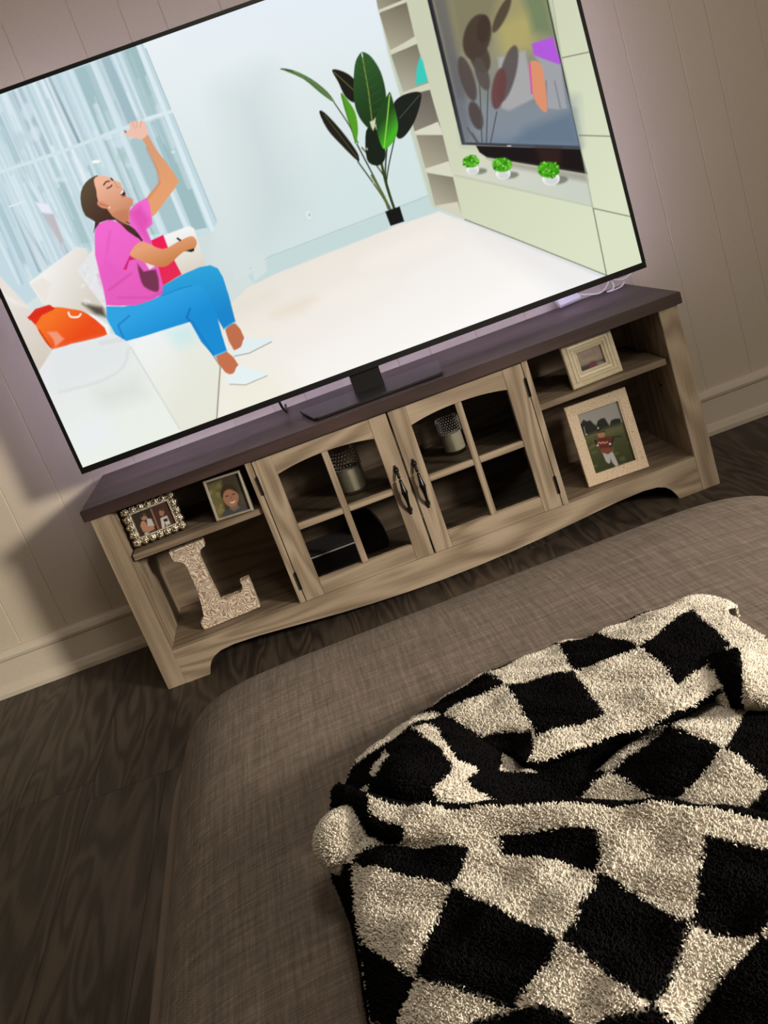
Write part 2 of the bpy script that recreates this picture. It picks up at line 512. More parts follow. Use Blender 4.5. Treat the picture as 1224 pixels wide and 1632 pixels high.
# build as a strip so that the concave outline triangulates well
f0, f1, b0, b1 = [], [], [], []
zt = ZB - .0005
for x, z in low:
    f0.append(bm.verts.new((x, 0.0005, z))); f1.append(bm.verts.new((x, 0.0005, zt)))
    b0.append(bm.verts.new((x, 0.019, z))); b1.append(bm.verts.new((x, 0.019, zt)))
n = len(low)
for i in range(n - 1):
    bm.faces.new((f0[i], f0[i + 1], f1[i + 1], f1[i])); bm.faces.new((b0[i + 1], b0[i], b1[i], b1[i + 1]))
    bm.faces.new((f1[i], f1[i + 1], b1[i + 1], b1[i])); bm.faces.new((f0[i + 1], f0[i], b0[i], b0[i + 1]))
bm.faces.new((f0[0], f1[0], b1[0], b0[0])); bm.faces.new((f0[-1], b0[-1], b1[-1], f1[-1]))
obj('apron', bm, M['oak_h'], con)

def arch_z(t):      # t in -1..1 across the glass opening
    return 0.411 + 0.0125 * (1 - abs(t) ** 2.2)

def door(s):
    xi, xo = s * 0.0022, s * 0.3325          # meeting edge, hinge edge
    ga, gb = s * 0.046, s * 0.286            # glass opening
    Z0, Z1, G0 = 0.0915, 0.4585, 0.132
    y0, y1 = -0.0005, 0.018
    x0, x1 = sorted((ga, gb)); e = .0003
    X0, X1 = sorted((xi, xo))
    # backing ring: one connected frame behind stiles and rails
    N = 16
    inner = [(x0, G0), (x1, G0)] + [(x1 + (x0 - x1) * i / N, arch_z(2 * i / N - 1)) for i in range(N + 1)]
    outer = [(X0, Z0), (X1, Z0), (X1, Z1)] + [(x1 + (x0 - x1) * i / N, Z1) for i in range(1, N)] + [(X0, Z1)]
    bm = bmesh.new(); L = {}
    for key, pl, yy in (('fi', inner, .0123), ('fo', outer, .0123), ('bi', inner, y1), ('bo', outer, y1)):
        L[key] = [bm.verts.new((x, yy, z)) for x, z in pl]
    n = len(inner)
    for i in range(n):
        j = (i + 1) % n
        bm.faces.new((L['fo'][i], L['fo'][j], L['fi'][j], L['fi'][i])); bm.faces.new((L['bo'][j], L['bo'][i], L['bi'][i], L['bi'][j]))
        bm.faces.new((L['fi'][i], L['fi'][j], L['bi'][j], L['bi'][i])); bm.faces.new((L['fo'][j], L['fo'][i], L['bo'][i], L['bo'][j]))
    d = obj('door', bm, M['oak_v'], con)
    y1 = .012
    obj('stile', bx(*sorted((xi, ga)), y0, y1, Z0, Z1, bev=0.0008), M['oak_v'], d)
    obj('stile', bx(*sorted((gb, xo)), y0, y1, Z0, Z1, bev=0.0008), M['oak_v'], d)
    obj('rail', bx(x0 + e, x1 - e, y0 + .0003, y1, Z0, G0, bev=0.0006), M['oak_h'], d)
    bm = bmesh.new(); A, B, C, D = [], [], [], []
    for i in range(N + 1):
        x = x0 + e + (x1 - x0 - 2 * e) * i / N; z = arch_z(2 * i / N - 1)
        A.append(bm.verts.new((x, y0 + .0003, z))); B.append(bm.verts.new((x, y0 + .0003, Z1)))
        C.append(bm.verts.new((x, y1, z))); D.append(bm.verts.new((x, y1, Z1)))
    for i in range(N):
        for q in ((A[i], A[i+1], B[i+1], B[i]), (C[i+1], C[i], D[i], D[i+1]), (A[i+1], A[i], C[i], C[i+1]), (B[i], B[i+1], D[i+1], D[i])):
            bm.faces.new(q)
    bm.faces.new((A[0], B[0], D[0], C[0])); bm.faces.new((A[-1], C[-1], D[-1], B[-1]))
    obj('rail', bm, M['oak_h'], d)
    xm = (x0 + x1) / 2
    obj('muntin', bx(xm - .0078, xm + .0078, y0 + .001, .012, G0 + .0003, arch_z(0) - .0004, bev=0.001), M['oak_v'], d)
    for a, b in ((x0 + e, xm - .0081), (xm + .0081, x1 - e)):
        obj('muntin', bx(a, b, y0 + .0012, .012, .2655, .2805, bev=0.001), M['oak_h'], d)
    for a, b in ((x0, xm), (xm, x1)):
        obj('pane', bx(a + .001, b - .001, .0130, .0155, G0 + .0005, .2730), M['pane'], d)
        ts = [(a + .001 + (b - a - .002) * i / 8) for i in range(9)]
        pl = [(x, arch_z(2 * (x - x0) / (x1 - x0) - 1) - .0006) for x in ts]
        bm = bmesh.new(); prism(bm, [(ts[0], .2735), (ts[-1], .2735)] + pl[::-1], .0130, .0155)
        obj('pane', bm, M['pane'], d)
    # handle: arched bow pull with rosettes
    hx = s * 0.0225; bm = bmesh.new()
    zs = np.linspace(.219, .322, 25); pts = []; rad = []
    for i, z in enumerate(zs):
        tt = i / 24.0
        pts.append((hx, -0.006 - 0.020 * math.sin(math.pi * tt) ** 0.8, z))
        rad.append(0.0036 + 0.0032 * math.exp(-((tt - .5) / .17) ** 2) + 0.0012 * math.exp(-((tt - .5) / .03) ** 2))
    tube(bm, pts, rad, 10)
    for zc, sg in ((.219, -1), (.322, 1)):
        prof = [(0, -.0095), (.0030, -.0090), (.0055, -.006), (.0068, -.003), (.0068, -.0007)]
        rings = []
        for r, yy in prof:
            rings.append([bm.verts.new((hx + r * math.cos(a) * 0.95, yy, zc + r * math.sin(a) * (1.25 + .25 * math.cos(2 * a)))) for a in [2 * math.pi * q / 14 for q in range(14)]])
        for P, Q in zip(rings, rings[1:]):
            for q in range(14): bm.faces.new((P[q], P[(q + 1) % 14], Q[(q + 1) % 14], Q[q]))
        bm.faces.new(rings[-1])
        tube(bm, [(hx, -.002, zc + sg * .004), (hx, -.003, zc + sg * .012)], [.0045, .0026], 8)
    bmesh.ops.remove_doubles(bm, verts=bm.verts, dist=1e-6)
    tag(obj('handle', bm, M['black_metal'], d, smooth=True), 'black bow handle')
    for zc in (.4, .148):
        bm = bx(*sorted((s * .3312, s * .3352)), -.0038, -.0002, zc - .024, zc + .024, bev=.0008)
        tube(bm, [(s * .3332, -.0045, zc - .022), (s * .3332, -.0045, zc + .022)], .0028, 8)
        tag(obj('hinge', bm, M['black_metal'], d), 'black butt hinge')
door(-1); door(1)
bm = bmesh.new(); tube(bm, [(XS + .0002, .10, .262), (XS - .004, .10, .262)], .003, 8)
obj('shelf_pin', bm, M['black_metal'], con)

# ================================================================== TELEVISION
XT, YT, ZTV, WT, HT = -0.0026, 0.1199, 0.5478, 1.4501, 0.8338
tv = thing('television', 'large flat television switched on, thin black bezel, on pedestal above the console', 'television', (XT, YT, H))
x0, x1, z0, z1 = XT - WT / 2, XT + WT / 2, ZTV, ZTV + HT
bs, bb = 0.0085, 0.0145
TL = (XT, YT, H)
bm = bmesh.new()
box(bm, x0, x1, YT, YT + .022, z0, z0 + bb, bev=.001); box(bm, x0, x1, YT, YT + .022, z1 - bs, z1, bev=.001)
box(bm, x0, x0 + bs, YT, YT + .022, z0 + bb, z1 - bs); box(bm, x1 - bs, x1, YT, YT + .022, z0 + bb, z1 - bs)
obj('bezel', bm, M['black_plastic'], tv, offset=TL)
bm = bmesh.new()
box(bm, x0 + .004, x1 - .004, YT + .0222, YT + .03, z0 + .004, z1 - .004, bev=.002)
box(bm, x0 + .18, x1 - .18, YT + .03, YT + .062, z0 + .03, z1 - .28, bev=.012)
obj('rear_housing', bm, M['black_plastic'], tv, offset=TL)
bm = bmesh.new()
prism(bm, [(-.046, z0 + .012), (-.046, H + .0075), (.029, H + .0075), (.029, z0 + .012)], YT + .026, YT + .058)
obj('stand_neck', bm, M['black_plastic'], tv, offset=TL)
bm = bmesh.new()
base_out = [(-.152, .028), (.150, .028), (.158, .036), (.178, .190), (.172, .196), (-.184, .196), (-.190, .190), (-.162, .036)]
prism(bm, [(x, y) for x, y in base_out], H + .0025, H + .0075, axis='z')
bmesh.ops.bevel(bm, geom=list(bm.edges), offset=.0012, segments=2, affect='EDGES')
obj('stand_base', bm, M['black_gloss'], tv, offset=TL)
bm = bmesh.new()
box(bm, -.14, .13, .045, .18, H + .0002, H + .0024)
obj('stand_pad', bm, M['black_plastic'], tv, offset=TL)
bm = bmesh.new()
tube(bm, catmull([(-.232, YT + .05, z0 + .06), (-.228, YT + .055, z0 - .01), (-.224, YT + .085, H + .02), (-.222, .25, H + .0075), (-.222, .335, H + .0065), (-.222, .352, H + .0065)], 5), .0033, 8)
tag(obj('power_cord', bm, M['black_plastic'], tv, offset=TL), 'black power cord')
bm = bmesh.new(); q = .05; yb = YT + .0302
for (a, b, c, d) in ((x0 + q, x1 - q, z0 + .02, z0 + .029), (x0 + q, x1 - q, z1 - q, z1 - q + .004), (x0 + q, x0 + q + .009, z0 + q, z1 - q), (x1 - q - .009, x1 - q, z0 + q, z1 - q)):
    box(bm, a, b, yb, yb + .0025, c, d)
tag(obj('light_strip', bm, M['led'], tv, offset=TL), 'glowing lilac LED strip')

# --- picture on the screen
sw, sh = WT - 2 * bs, HT - bb - bs
nx, nz = 820, 464
X, Z, F = sheet(nx, nz, sw, sh)
WX, WZ = X + x0 + bs, Z + z0 + bb
U, V = project(np.stack([WX, np.full_like(WX, YT + .003), WZ], -1))
p = Paint(U, V, (212, 228, 232))
cA, cP, cH = crop(0, 60, 3.4), crop(100, 180, 3.4), crop(110, 250, 5.564)
cL, cR, cB = crop(420, 0, 3.825), crop(580, 0, 2.55), crop(0, 360, 2.66)
# back wall
p.poly([(-900, -900), (1400, -900), (1400, 900), (-900, 900)], grad((330, 20), (232, 240, 244), (470, 400), (204, 218, 217)))
p.poly([(430, 420), (520, 250), (700, 150), (720, 340)], (206, 226, 226), soft=140, op=.7)
p.poly([(360, 150), (420, 120), (470, 330), (420, 380)], (190, 205, 206), soft=90, op=.6)
p.poly(cA((1030, 700), (1160, 1000), (1130, 1250), (1060, 1250)), (200, 214, 214), soft=14, op=.6)
p.poly([(300, -100), (640, -100), (600, 60), (300, 60)], (224, 234, 244), soft=60, op=.7)
# window with sheer curtains
p.poly(cA((-900, -400), (560, -400), (770, 20), (1180, 1000), (1130, 1060), (400, 1250), (100, 1480), (-900, 900)), (188, 212, 221), soft=2)
lt, dk, md = (214, 232, 240), (143, 175, 182), (163, 192, 201)
for q, c in (
    (((655, 75), (735, 40), (875, 410), (798, 440)), (150, 182, 186)), (((810, 460), (887, 425), (1122, 1030), (1045, 1045)), (148, 181, 186)),
    (((510, 130), (605, 95), (765, 440), (680, 480)), (152, 180, 190)), (((700, 560), (790, 500), (1000, 1040), (910, 1065)), (160, 190, 196)),
    (((400, 172), (490, 140), (630, 490), (545, 530)), (152, 184, 190)), (((560, 560), (650, 540), (865, 1060), (790, 1075)), (152, 183, 188)),
    (((300, 215), (330, 200), (490, 560), (440, 560)), (190, 212, 222)), (((45, 300), (130, 262), (290, 620), (212, 645)), (166, 190, 201)),
    (((-20, 410), (20, 400), (130, 660), (85, 680)), (166, 192, 202)), (((215, 645), (300, 620), (520, 1120), (440, 1150)), (178, 205, 212)),
    (((100, 700), (150, 685), (290, 1000), (230, 960)), (165, 192, 196)), (((290, 780), (345, 755), (500, 1110), (430, 1120)), (160, 190, 195))):
    p.poly(cA(*q), c, soft=2.5)
for a, b, w, c in (((60, 420), (230, 830), 7, md), ((235, 215), (405, 580), 4, (128, 152, 162)), ((258, 205), (432, 575), 5, (122, 148, 158)),
                   ((200, 225), (300, 470), 3, (160, 185, 196)), ((405, 590), (470, 720), 6, (150, 178, 186)), ((480, 700), (520, 800), 4, (150, 178, 186)),
                   ((0, 740), (215, 1260), 7, (140, 166, 176)), ((30, 800), (240, 1250), 4, (176, 196, 206)), ((60, 905), (262, 1225), 5, (150, 172, 184)), ((0, 910), (135, 1240), 7, (172, 200, 212)),
                   ((215, 900), (370, 1190), 9, (170, 180, 190)), ((130, 650), (150, 700), 6, md), ((-10, 1010), (120, 1330), 5, (165, 195, 206)),
                   ((600, 85), (1010, 1030), 7, lt), ((640, 90), (795, 450), 3, lt), ((500, 135), (880, 1060), 8, (208, 228, 234)), ((380, 180), (640, 780), 6, (206, 226, 234)),
                   ((345, 200), (560, 700), 4, (210, 230, 238)), ((220, 220), (480, 800), 5, (204, 224, 234)), ((130, 265), (330, 700), 9, (200, 222, 232)), ((100, 700), (430, 1180), 8, (206, 226, 234)),
                   ((20, 330), (200, 800), 6, (200, 220, 230)), ((0, 560), (300, 1240), 6, (204, 224, 232))):
    p.line(cA(a, b), w, c, soft=3, op=.85)
for k in range(110):      # folds of the sheer curtain
    f0 = random.random(); xt, yt = -330 + 1060 * f0, 440 - 400 * f0
    dx = 0.46 - 0.06 * f0
    a0 = random.uniform(0, 420) * random.choice((0, 1)); ymax = 1400 - 330 * f0 - 60
    a1 = min(a0 + random.uniform(200, 1100), ymax - yt)
    if a1 > a0: p.line(cA((xt + dx * a0, yt + a0), (xt + dx * a1, yt + a1)), random.choice((1.5, 2, 3, 5, 8)), random.choice(((232, 242, 248), (222, 236, 244), (236, 244, 250), (150, 180, 190), (196, 216, 226))), soft=3, op=random.uniform(.15, .5))
p.line(cA((-20, 735), (300, 630), (880, 412)), 5.5, (206, 226, 230), soft=2)
p.line(cA((745, 30), (1150, 1040)), 7, (214, 232, 238), soft=2); p.line(cA((790, 60), (925, 390)), 1.4, (150, 175, 180)); p.line(cA((935, 410), (1170, 990)), 1.4, (160, 184, 188))
p.line(cA((790, 440), (930, 400)), 5, (214, 232, 236), soft=2)
p.poly(cA((1045, 1045), (1135, 1030), (1130, 1060), (1040, 1075)), (196, 218, 220))
for cx_, cy_, rx_, ry_, c in ((150, 400, 22, 30, (205, 222, 232)), (190, 520, 18, 26, (210, 226, 236)), (640, 570, 22, 18, (210, 226, 240)), (660, 640, 14, 16, (160, 190, 190)), (700, 690, 12, 10, (200, 220, 232)), (330, 770, 20, 7, (220, 234, 240)), (110, 560, 20, 30, (180, 204, 212))):
    q = cA((cx_, cy_))[0]; p.ell(q[0], q[1], rx_ / 3.4 * 1.6, ry_ / 3.4 * 1.6, c, soft=6, op=.7)
q = cA((520, 672))[0]; p.ell(*q, 7, 2.6, (250, 246, 236), -.1); q = cA((938, 620))[0]; p.ell(*q, 3.4, 1.6, (215, 230, 235), -.1)
p.poly(cA((190, 890), (262, 905), (280, 950), (225, 948)), (226, 232, 246), soft=3); p.poly(cA((235, 960), (290, 955), (345, 1100), (330, 1120)), (186, 180, 186), soft=3)
p.line(cA((50, 915), (130, 890)), 3, (220, 232, 240))
# skirting strip and floor
p.poly([(395, 440), (430, 410), (600, 345), (690, 308), (740, 345), (620, 372), (420, 470)], (190, 212, 212), soft=3)
p.line([(392, 432), (430, 409), (690, 309)], 1.5, (168, 192, 192), soft=2)
for a, b in ((368, 392), (398, 420)): p.poly([(a, 415), (b, 405), (b + 6, 432), (a + 8, 448)], (206, 220, 218), soft=4)
p.poly([(330, 520), (395, 458), (440, 436), (640, 357), (700, 337), (1100, 500), (1100, 900), (340, 900)], grad((480, 380), (228, 220, 208), (620, 600), (250, 247, 244)), soft=3)
for cx_, cy_, a, b, c in ((470, 490, 40, 8, (226, 210, 186)), (640, 400, 70, 14, (244, 238, 228)), (560, 470, 70, 16, (242, 236, 226)), (700, 430, 60, 14, (242, 238, 232)), (520, 420, 40, 9, (236, 228, 216)), (400, 540, 40, 12, (238, 232, 214))):
    p.ell(cx_, cy_, a, b, c, -.35, soft=22, op=.6)
p.poly([(350, 610), (420, 580), (500, 640), (350, 700)], (232, 230, 206), soft=50, op=.55)
p.line([(430, 470), (360, 500)], 20, (222, 216, 200), soft=26, op=.5)
p.poly([(900, 470), (1030, 430), (1020, 400), (720, 330), (760, 380)], (226, 224, 224), soft=40, op=.6)
# shelving unit on the right of the picture
p.poly(cR((-110, -700), (40, -60), (100, 215), (275, 835), (412, 893), (990, 1120), (1300, 1180), (1100, -60), (1100, -700)), grad(cR((150, 300))[0], (196, 200, 172), cR((1000, 900))[0], (214, 222, 190)))
p.poly(cR((-110, -700), (40, -60), (100, 215), (275, 835), (300, 850), (130, 215), (70, -60), (-80, -700)), (190, 200, 180), soft=6)
for k in range(1, 4): p.poly(cR(*[(x - 36 * k, y - 150 * k) for x, y in ((62, 52), (173, 8), (206, 148), (108, 208))]), (140, 132, 110))
for q, c, c2 in ((((45, -30), (160, -40), (168, -2), (58, 40)), (150, 145, 122), (110, 104, 86)), (((62, 52), (173, 8), (206, 148), (108, 208)), (168, 162, 138), (104, 96, 78)),
              (((110, 222), (215, 178), (263, 338), (160, 376)), (172, 170, 148), (110, 104, 88)), (((172, 388), (268, 365), (318, 540), (206, 535)), (130, 122, 108), (90, 84, 74)),
              (((212, 548), (320, 548), (357, 700), (250, 685)), (168, 160, 138), (124, 116, 100)), (((256, 702), (362, 720), (398, 872), (290, 838)), (176, 168, 146), (120, 114, 98))):
    Q = cR(*q); p.poly(Q, grad(Q[3], c, Q[1], c2))
for q in (((105, 205), (212, 150), (218, 176), (110, 222)), ((158, 376), (262, 338), (270, 362), (165, 388)), ((55, 42), (168, -4), (174, 8), (62, 52))):
    p.poly(cR(*q), (206, 204, 180))
p.poly(cR((204, 535), (300, 495), (316, 528), (320, 548), (212, 548)), (212, 210, 190)); p.poly(cR((250, 685), (345, 655), (360, 705), (362, 718), (255, 700)), (212, 210, 190)); p.poly(cR((290, 836), (380, 820), (398, 872), (410, 893)), (206, 204, 182))
p.poly(cR((228, 228), (240, 250), (260, 332), (212, 347), (214, 280)), (48, 196, 180), soft=2)
# the screen within the picture
p.poly(cR((268, 42), (204, -232), (698, -250), (735, -60), (882, 606), (398, 588)), (24, 24, 28))
p.poly(cR((285, 36), (224, -220), (690, -238), (728, -60), (874, 592), (412, 578)), grad(cR((520, 60))[0], (150, 140, 96), cR((620, 560))[0], (96, 112, 134)))
p.poly(cR((285, 36), (224, -220), (270, -222), (330, -60), (450, 560), (412, 578)), (84, 84, 90), soft=12, op=.8)
p.poly(cR((330, -40), (560, -40), (500, 200), (380, 210)), (112, 108, 84), soft=24, op=.8)
p.poly(cR((540, 100), (690, 40), (690, 200), (560, 230)), (172, 160, 92), soft=24, op=.8)
p.poly(cR((640, -30), (735, -40), (770, 140), (690, 130)), (100, 118, 84), soft=16, op=.9)
p.poly(cR((400, 420), (860, 400), (874, 592), (412, 578)), (128, 138, 148), soft=30, op=.6)
p.poly(cR((660, 520), (850, 450), (874, 592), (600, 585)), (80, 100, 122), soft=20, op=.7)
p.poly(cR((545, 235), (655, 205), (692, 400), (590, 450), (560, 440)), (158, 158, 160), soft=5)
p.poly(cR((690, 225), (800, 262), (825, 440), (790, 445), (745, 440), (715, 255)), (150, 152, 158), soft=4); p.line(cR((740, 330), (742, 435)), 3, (120, 124, 132)); p.line(cR((775, 330), (800, 445)), 3, (124, 128, 136))
p.poly(cR((682, 178), (768, 150), (802, 264), (760, 250), (690, 222)), (168, 78, 214), soft=2.5)
p.poly(cR((670, 262), (715, 255), (735, 330), (745, 440), (728, 452), (690, 395)), (216, 134, 98), soft=2.5, smooth=3); p.line(cR((674, 262), (682, 380)), 3, (200, 80, 160))
for cx_, cy_, a, b, r, c in ((460, 150, 55, 95, .25, (58, 46, 38)), (485, 120, 26, 60, .1, (54, 42, 36)), (560, 60, 20, 80, .45, (66, 54, 44)), (470, 230, 40, 70, -.35, (62, 50, 44)), (420, 320, 28, 95, -.3, (70, 60, 58)), (455, 470, 26, 60, -.3, (66, 56, 54)), (585, 300, 32, 120, .25, (78, 68, 68)), (548, 360, 28, 85, .15, (92, 54, 54)), (480, 300, 26, 70, -.3, (74, 66, 62))):
    q = cR((cx_, cy_))[0]; p.ell(*q, a / 2.55, b / 2.55, c, r, soft=4, op=.92)
for a, b in (((470, 330), (480, 580)), ((505, 330), (498, 580)), ((540, 455), (515, 580)), ((440, 540), (465, 580)), ((420, 520), (460, 580))): p.line(cR(a, b), 1.8, (74, 70, 64), soft=1.5)
q = cR((590, 593))[0]; p.line([(q[0] - 2.5, q[1]), (q[0] + 2.5, q[1] + .2)], 1.8, (210, 210, 210))
p.poly(cR((455, 592), (880, 606), (908, 708), (500, 640), (470, 620)), (20, 14, 16)); p.poly(cR((700, 600), (800, 604), (800, 680), (720, 668)), (44, 26, 22), soft=10, op=.7)
p.poly(cR((368, 708), (480, 655), (510, 660), (905, 712), (930, 832)), grad(cR((450, 690))[0], (206, 208, 190), cR((850, 760))[0], (196, 202, 190)))
p.poly(cR((500, 642), (905, 706), (908, 740), (560, 672)), (128, 124, 112), soft=8, op=.6)
p.line(cR((370, 712), (928, 838)), 3.4, (188, 194, 170))
for a, b in (((806, 235), (922, 210)), ((873, 550), (1008, 554)), ((930, 846), (1092, 882)), ((932, 850), (986, 1118)), ((410, 892), (600, 965)), ((600, 965), (988, 1120))): p.line(cR(a, b), 1.5, (92, 92, 74), soft=1.4)
p.line(cR((760, -40), (800, 220), (872, 550), (930, 846)), 1.6, (160, 168, 146), soft=2)
# three topiary pots
for i, (cx_, cy_, r, px_, py_, pr) in enumerate(((435, 657, 33, 442, 690, 26), (562, 670, 40, 566, 706, 30), (750, 690, 45, 760, 726, 36))):
    q = cR((px_ + 28, py_ + 6))[0]; p.ell(*q, pr / 2.2, pr / 5.5, (84, 86, 76), -.1, soft=4, op=.7)
    q = cR((px_, py_))[0]; p.ell(*q, pr / 2.55, pr / 2.55 * .78, (236, 238, 234)); p.ell(q[0] + 1, q[1] + 3, pr / 3.4, pr / 5, (206, 208, 206), soft=5)
    q = cR((cx_, cy_))[0]; p.ell(*q, r / 2.55, r / 2.55 * .72, (58, 150, 20), soft=3)
    for k in range(46):
        a = random.uniform(0, 6.28); rr = math.sqrt(random.random()) * r / 2.55
        g_ = random.choice(((96, 200, 36), (120, 220, 60), (40, 120, 12), (28, 92, 8), (80, 180, 30)))
        p.ell(q[0] + rr * math.cos(a), q[1] + rr * .78 * math.sin(a), 1.7, 1.4, g_, soft=1.6)
# tall house plant
G = [(30, 62, 26), (22, 44, 20), (14, 18, 14), (60, 150, 30), (92, 180, 40)]
for pts, w, c in ((((770, 1290), (720, 1190), (575, 985)), 2.2, (54, 58, 34)), (((780, 1285), (700, 1130), (570, 880)), 2.2, (40, 48, 28)), (((575, 870), (520, 760), (430, 625)), 1.8, (34, 44, 24)), (((800, 1280), (740, 1090), (660, 700)), 4.2, (44, 56, 22)), (((795, 1270), (745, 1080), (752, 900)), 2.4, (34, 46, 22)),
                    (((760, 1270), (735, 1200), (660, 1070)), 3.6, (84, 96, 40)), (((745, 1090), (690, 1010), (600, 900)), 2, (40, 50, 26)), (((750, 1100), (765, 1000), (800, 840)), 1.8, (30, 36, 22))):
    p.line(cL(*pts), w, c, smooth=5)
p.poly(cL((790, 640), (850, 580), (950, 560), (958, 620), (920, 740), (860, 830), (815, 840), (800, 760)), (20, 24, 20), smooth=4); p.line(cL((950, 580), (830, 720)), 1.2, (70, 76, 66))
p.poly(cL((418, 428), (470, 430), (540, 470), (600, 560), (560, 625), (500, 590), (455, 500)), (20, 20, 16), smooth=4); p.line(cL((430, 440), (550, 550)), 1.2, (110, 100, 50))
p.poly(cL((625, 800), (680, 780), (740, 900), (735, 980), (690, 1010), (630, 970)), (16, 24, 16), smooth=4)
p.poly(cL((470, 568), (520, 620), (560, 690), (576, 790), (562, 880), (545, 820), (510, 720)), (72, 146, 28), smooth=4); p.line(cL((475, 572), (560, 870)), 1, (50, 100, 20))
p.poly(cL((548, 560), (556, 400), (585, 330), (612, 318), (660, 350), (715, 440), (745, 560), (740, 640), (700, 720), (660, 790), (600, 740), (562, 660)), grad(cL((560, 400))[0], (38, 76, 34), cL((720, 720))[0], (20, 46, 18)), smooth=4)
p.line(cL((600, 330), (640, 560), (668, 790)), 1.8, (116, 130, 54)); p.line(cL((598, 322), (604, 345)), 1.6, (214, 232, 236))
for k in range(7):
    y_ = 400 + k * 48; p.line(cL((612 + k * 8, y_), (665 + k * 11, y_ - 40)), .8, (50, 92, 44), soft=1.6, op=.6); p.line(cL((612 + k * 8, y_), (572 + k * 4, y_ - 30)), .8, (20, 44, 18), soft=1.6, op=.6)
p.poly(cL((648, 742), (668, 735), (684, 715), (680, 770), (668, 796), (655, 770)), (206, 206, 170), soft=2)
p.poly(cL((690, 700), (755, 580), (775, 570), (805, 680), (820, 770), (800, 850), (745, 908), (715, 880), (690, 790)), grad(cL((720, 740))[0], (26, 60, 22), cL((800, 800))[0], (60, 168, 30)), smooth=4)
p.line(cL((768, 578), (755, 720), (735, 900)), 2, (130, 205, 60))
p.poly(cL((340, 685), (372, 686), (470, 790), (560, 910), (582, 960), (572, 980), (470, 880), (390, 790)), (24, 22, 16), smooth=3); p.line(cL((370, 700), (570, 960)), 1, (84, 76, 46))
p.poly(cL((105, 420), (180, 428), (290, 480), (390, 560), (432, 625), (350, 570), (240, 480)), (66, 100, 50), smooth=3); p.line(cL((104, 421), (180, 432)), 1.4, (36, 40, 26)); p.line(cL((180, 432), (300, 500), (425, 615)), 1.1, (110, 140, 74))
p.poly(cL((742, 1290), (830, 1258), (858, 1350), (775, 1380)), (10, 11, 12)); p.line(cL((765, 1384), (860, 1356)), 1.6, (225, 228, 226), soft=2)
for k, y_ in enumerate(((905), (1110))): p.line(cL((630 + k * 40, y_), (632 + k * 40, y_ + 6)), 2, (190, 190, 150))
q = cL((275, 1310))[0]; p.ell(*q, 4, 6.5, (224, 232, 232), -.3, soft=3); p.ell(q[0] + 1, q[1], 1.2, 2.2, (150, 160, 160), -.3, soft=2)
# sofa
p.poly(cB((-60, 150), (110, 330), (230, 540), (200, 640), (-60, 640)), grad((10, 480), (228, 220, 212), (70, 580), (206, 196, 182)), soft=2)
p.poly(cB((-40, 260), (60, 315), (120, 345), (60, 330)), (236, 232, 228), soft=8)
p.poly(cB((122, 240), (170, 205), (325, 88), (365, 95), (400, 180), (445, 352), (440, 380), (240, 360), (180, 330)), grad(cB((180, 220))[0], (240, 238, 234), cB((420, 330))[0], (206, 198, 182)))
p.poly(cB((128, 248), (180, 218), (215, 245), (190, 330)), (230, 222, 214), soft=5, op=.8)
p.poly(cB((350, 330), (435, 345), (452, 388), (405, 374)), (50, 42, 34), soft=7, op=.85)
p.poly(cB((325, 188), (345, 165), (395, 96), (430, 120), (470, 360), (440, 345)), (224, 225, 228))
for k in range(26):
    q = cB((random.uniform(345, 450), random.uniform(170, 330)))[0]; p.ell(*q, 3.2, 2.2, random.choice(((236, 236, 238), (206, 206, 210))), .5, soft=3, op=.5)
p.poly(cB((690, 42), (800, 0), (822, 10), (872, 168), (760, 215)), grad(cB((740, 30))[0], (242, 242, 242), cB((800, 190))[0], (214, 206, 190)))
p.poly(cB((640, 62), (692, 38), (715, 100), (770, 205), (690, 255)), grad(cB((670, 60))[0], (236, 16, 70), cB((730, 210))[0], (226, 30, 70)))
p.poly(cB((350, 365), (400, 380), (460, 420), (470, 470), (420, 470)), (240, 240, 240), soft=3)
p.poly(cB((440, 470), (560, 480), (800, 405), (935, 590), (920, 840), (760, 900), (500, 520)), grad(cB((600, 500))[0], (236, 240, 240), cB((860, 780))[0], (226, 226, 206)))
p.poly(cB((770, 420), (806, 405), (937, 595), (920, 842), (740, 905)), (226, 228, 216), soft=30, op=.6); p.poly(cB((700, 450), (800, 410), (850, 480), (760, 520)), (196, 230, 232), soft=24, op=.8)
p.line(cB((812, 410), (934, 594), (918, 832)), 1.6, (112, 106, 84), soft=2)
p.poly(cB((150, 418), (180, 372), (225, 345), (300, 352), (370, 372), (455, 460), (300, 500), (225, 527)), grad(cB((220, 380))[0], (244, 104, 26), cB((320, 480))[0], (232, 62, 12)), smooth=3)
p.poly(cB((118, 388), (150, 352), (208, 334), (235, 350), (178, 378), (150, 420)), (222, 36, 16))
for k in range(9): a = 118 + k * 12; p.line(cB((a, 386 - k * 6), (a + 8, 398 - k * 5)), 1.5, (196, 24, 10))
p.poly(cB((200, 450), (240, 448), (272, 480), (235, 512), (225, 480)), (240, 140, 110), soft=4); p.line(cB((165, 440), (215, 515)), 1.6, (170, 36, 8))
p.line(cB((290, 368), (300, 385), (330, 386), (342, 374)), 3, (250, 236, 222), smooth=4)
p.poly(cB((160, 622), (225, 522), (400, 478), (500, 452), (535, 480), (560, 520), (775, 880), (345, 1060)), grad(cB((300, 560))[0], (226, 228, 230), cB((500, 900))[0], (232, 238, 228)), soft=2)
p.poly(cB((230, 545), (520, 470), (545, 510), (520, 590), (400, 640), (250, 690)), (218, 224, 226), soft=30, op=.6); p.poly(cB((400, 700), (580, 640), (620, 720), (430, 780)), (208, 212, 206), soft=34, op=.6); p.poly(cB((280, 860), (430, 780), (520, 900), (360, 980)), (232, 236, 240), soft=34, op=.7)
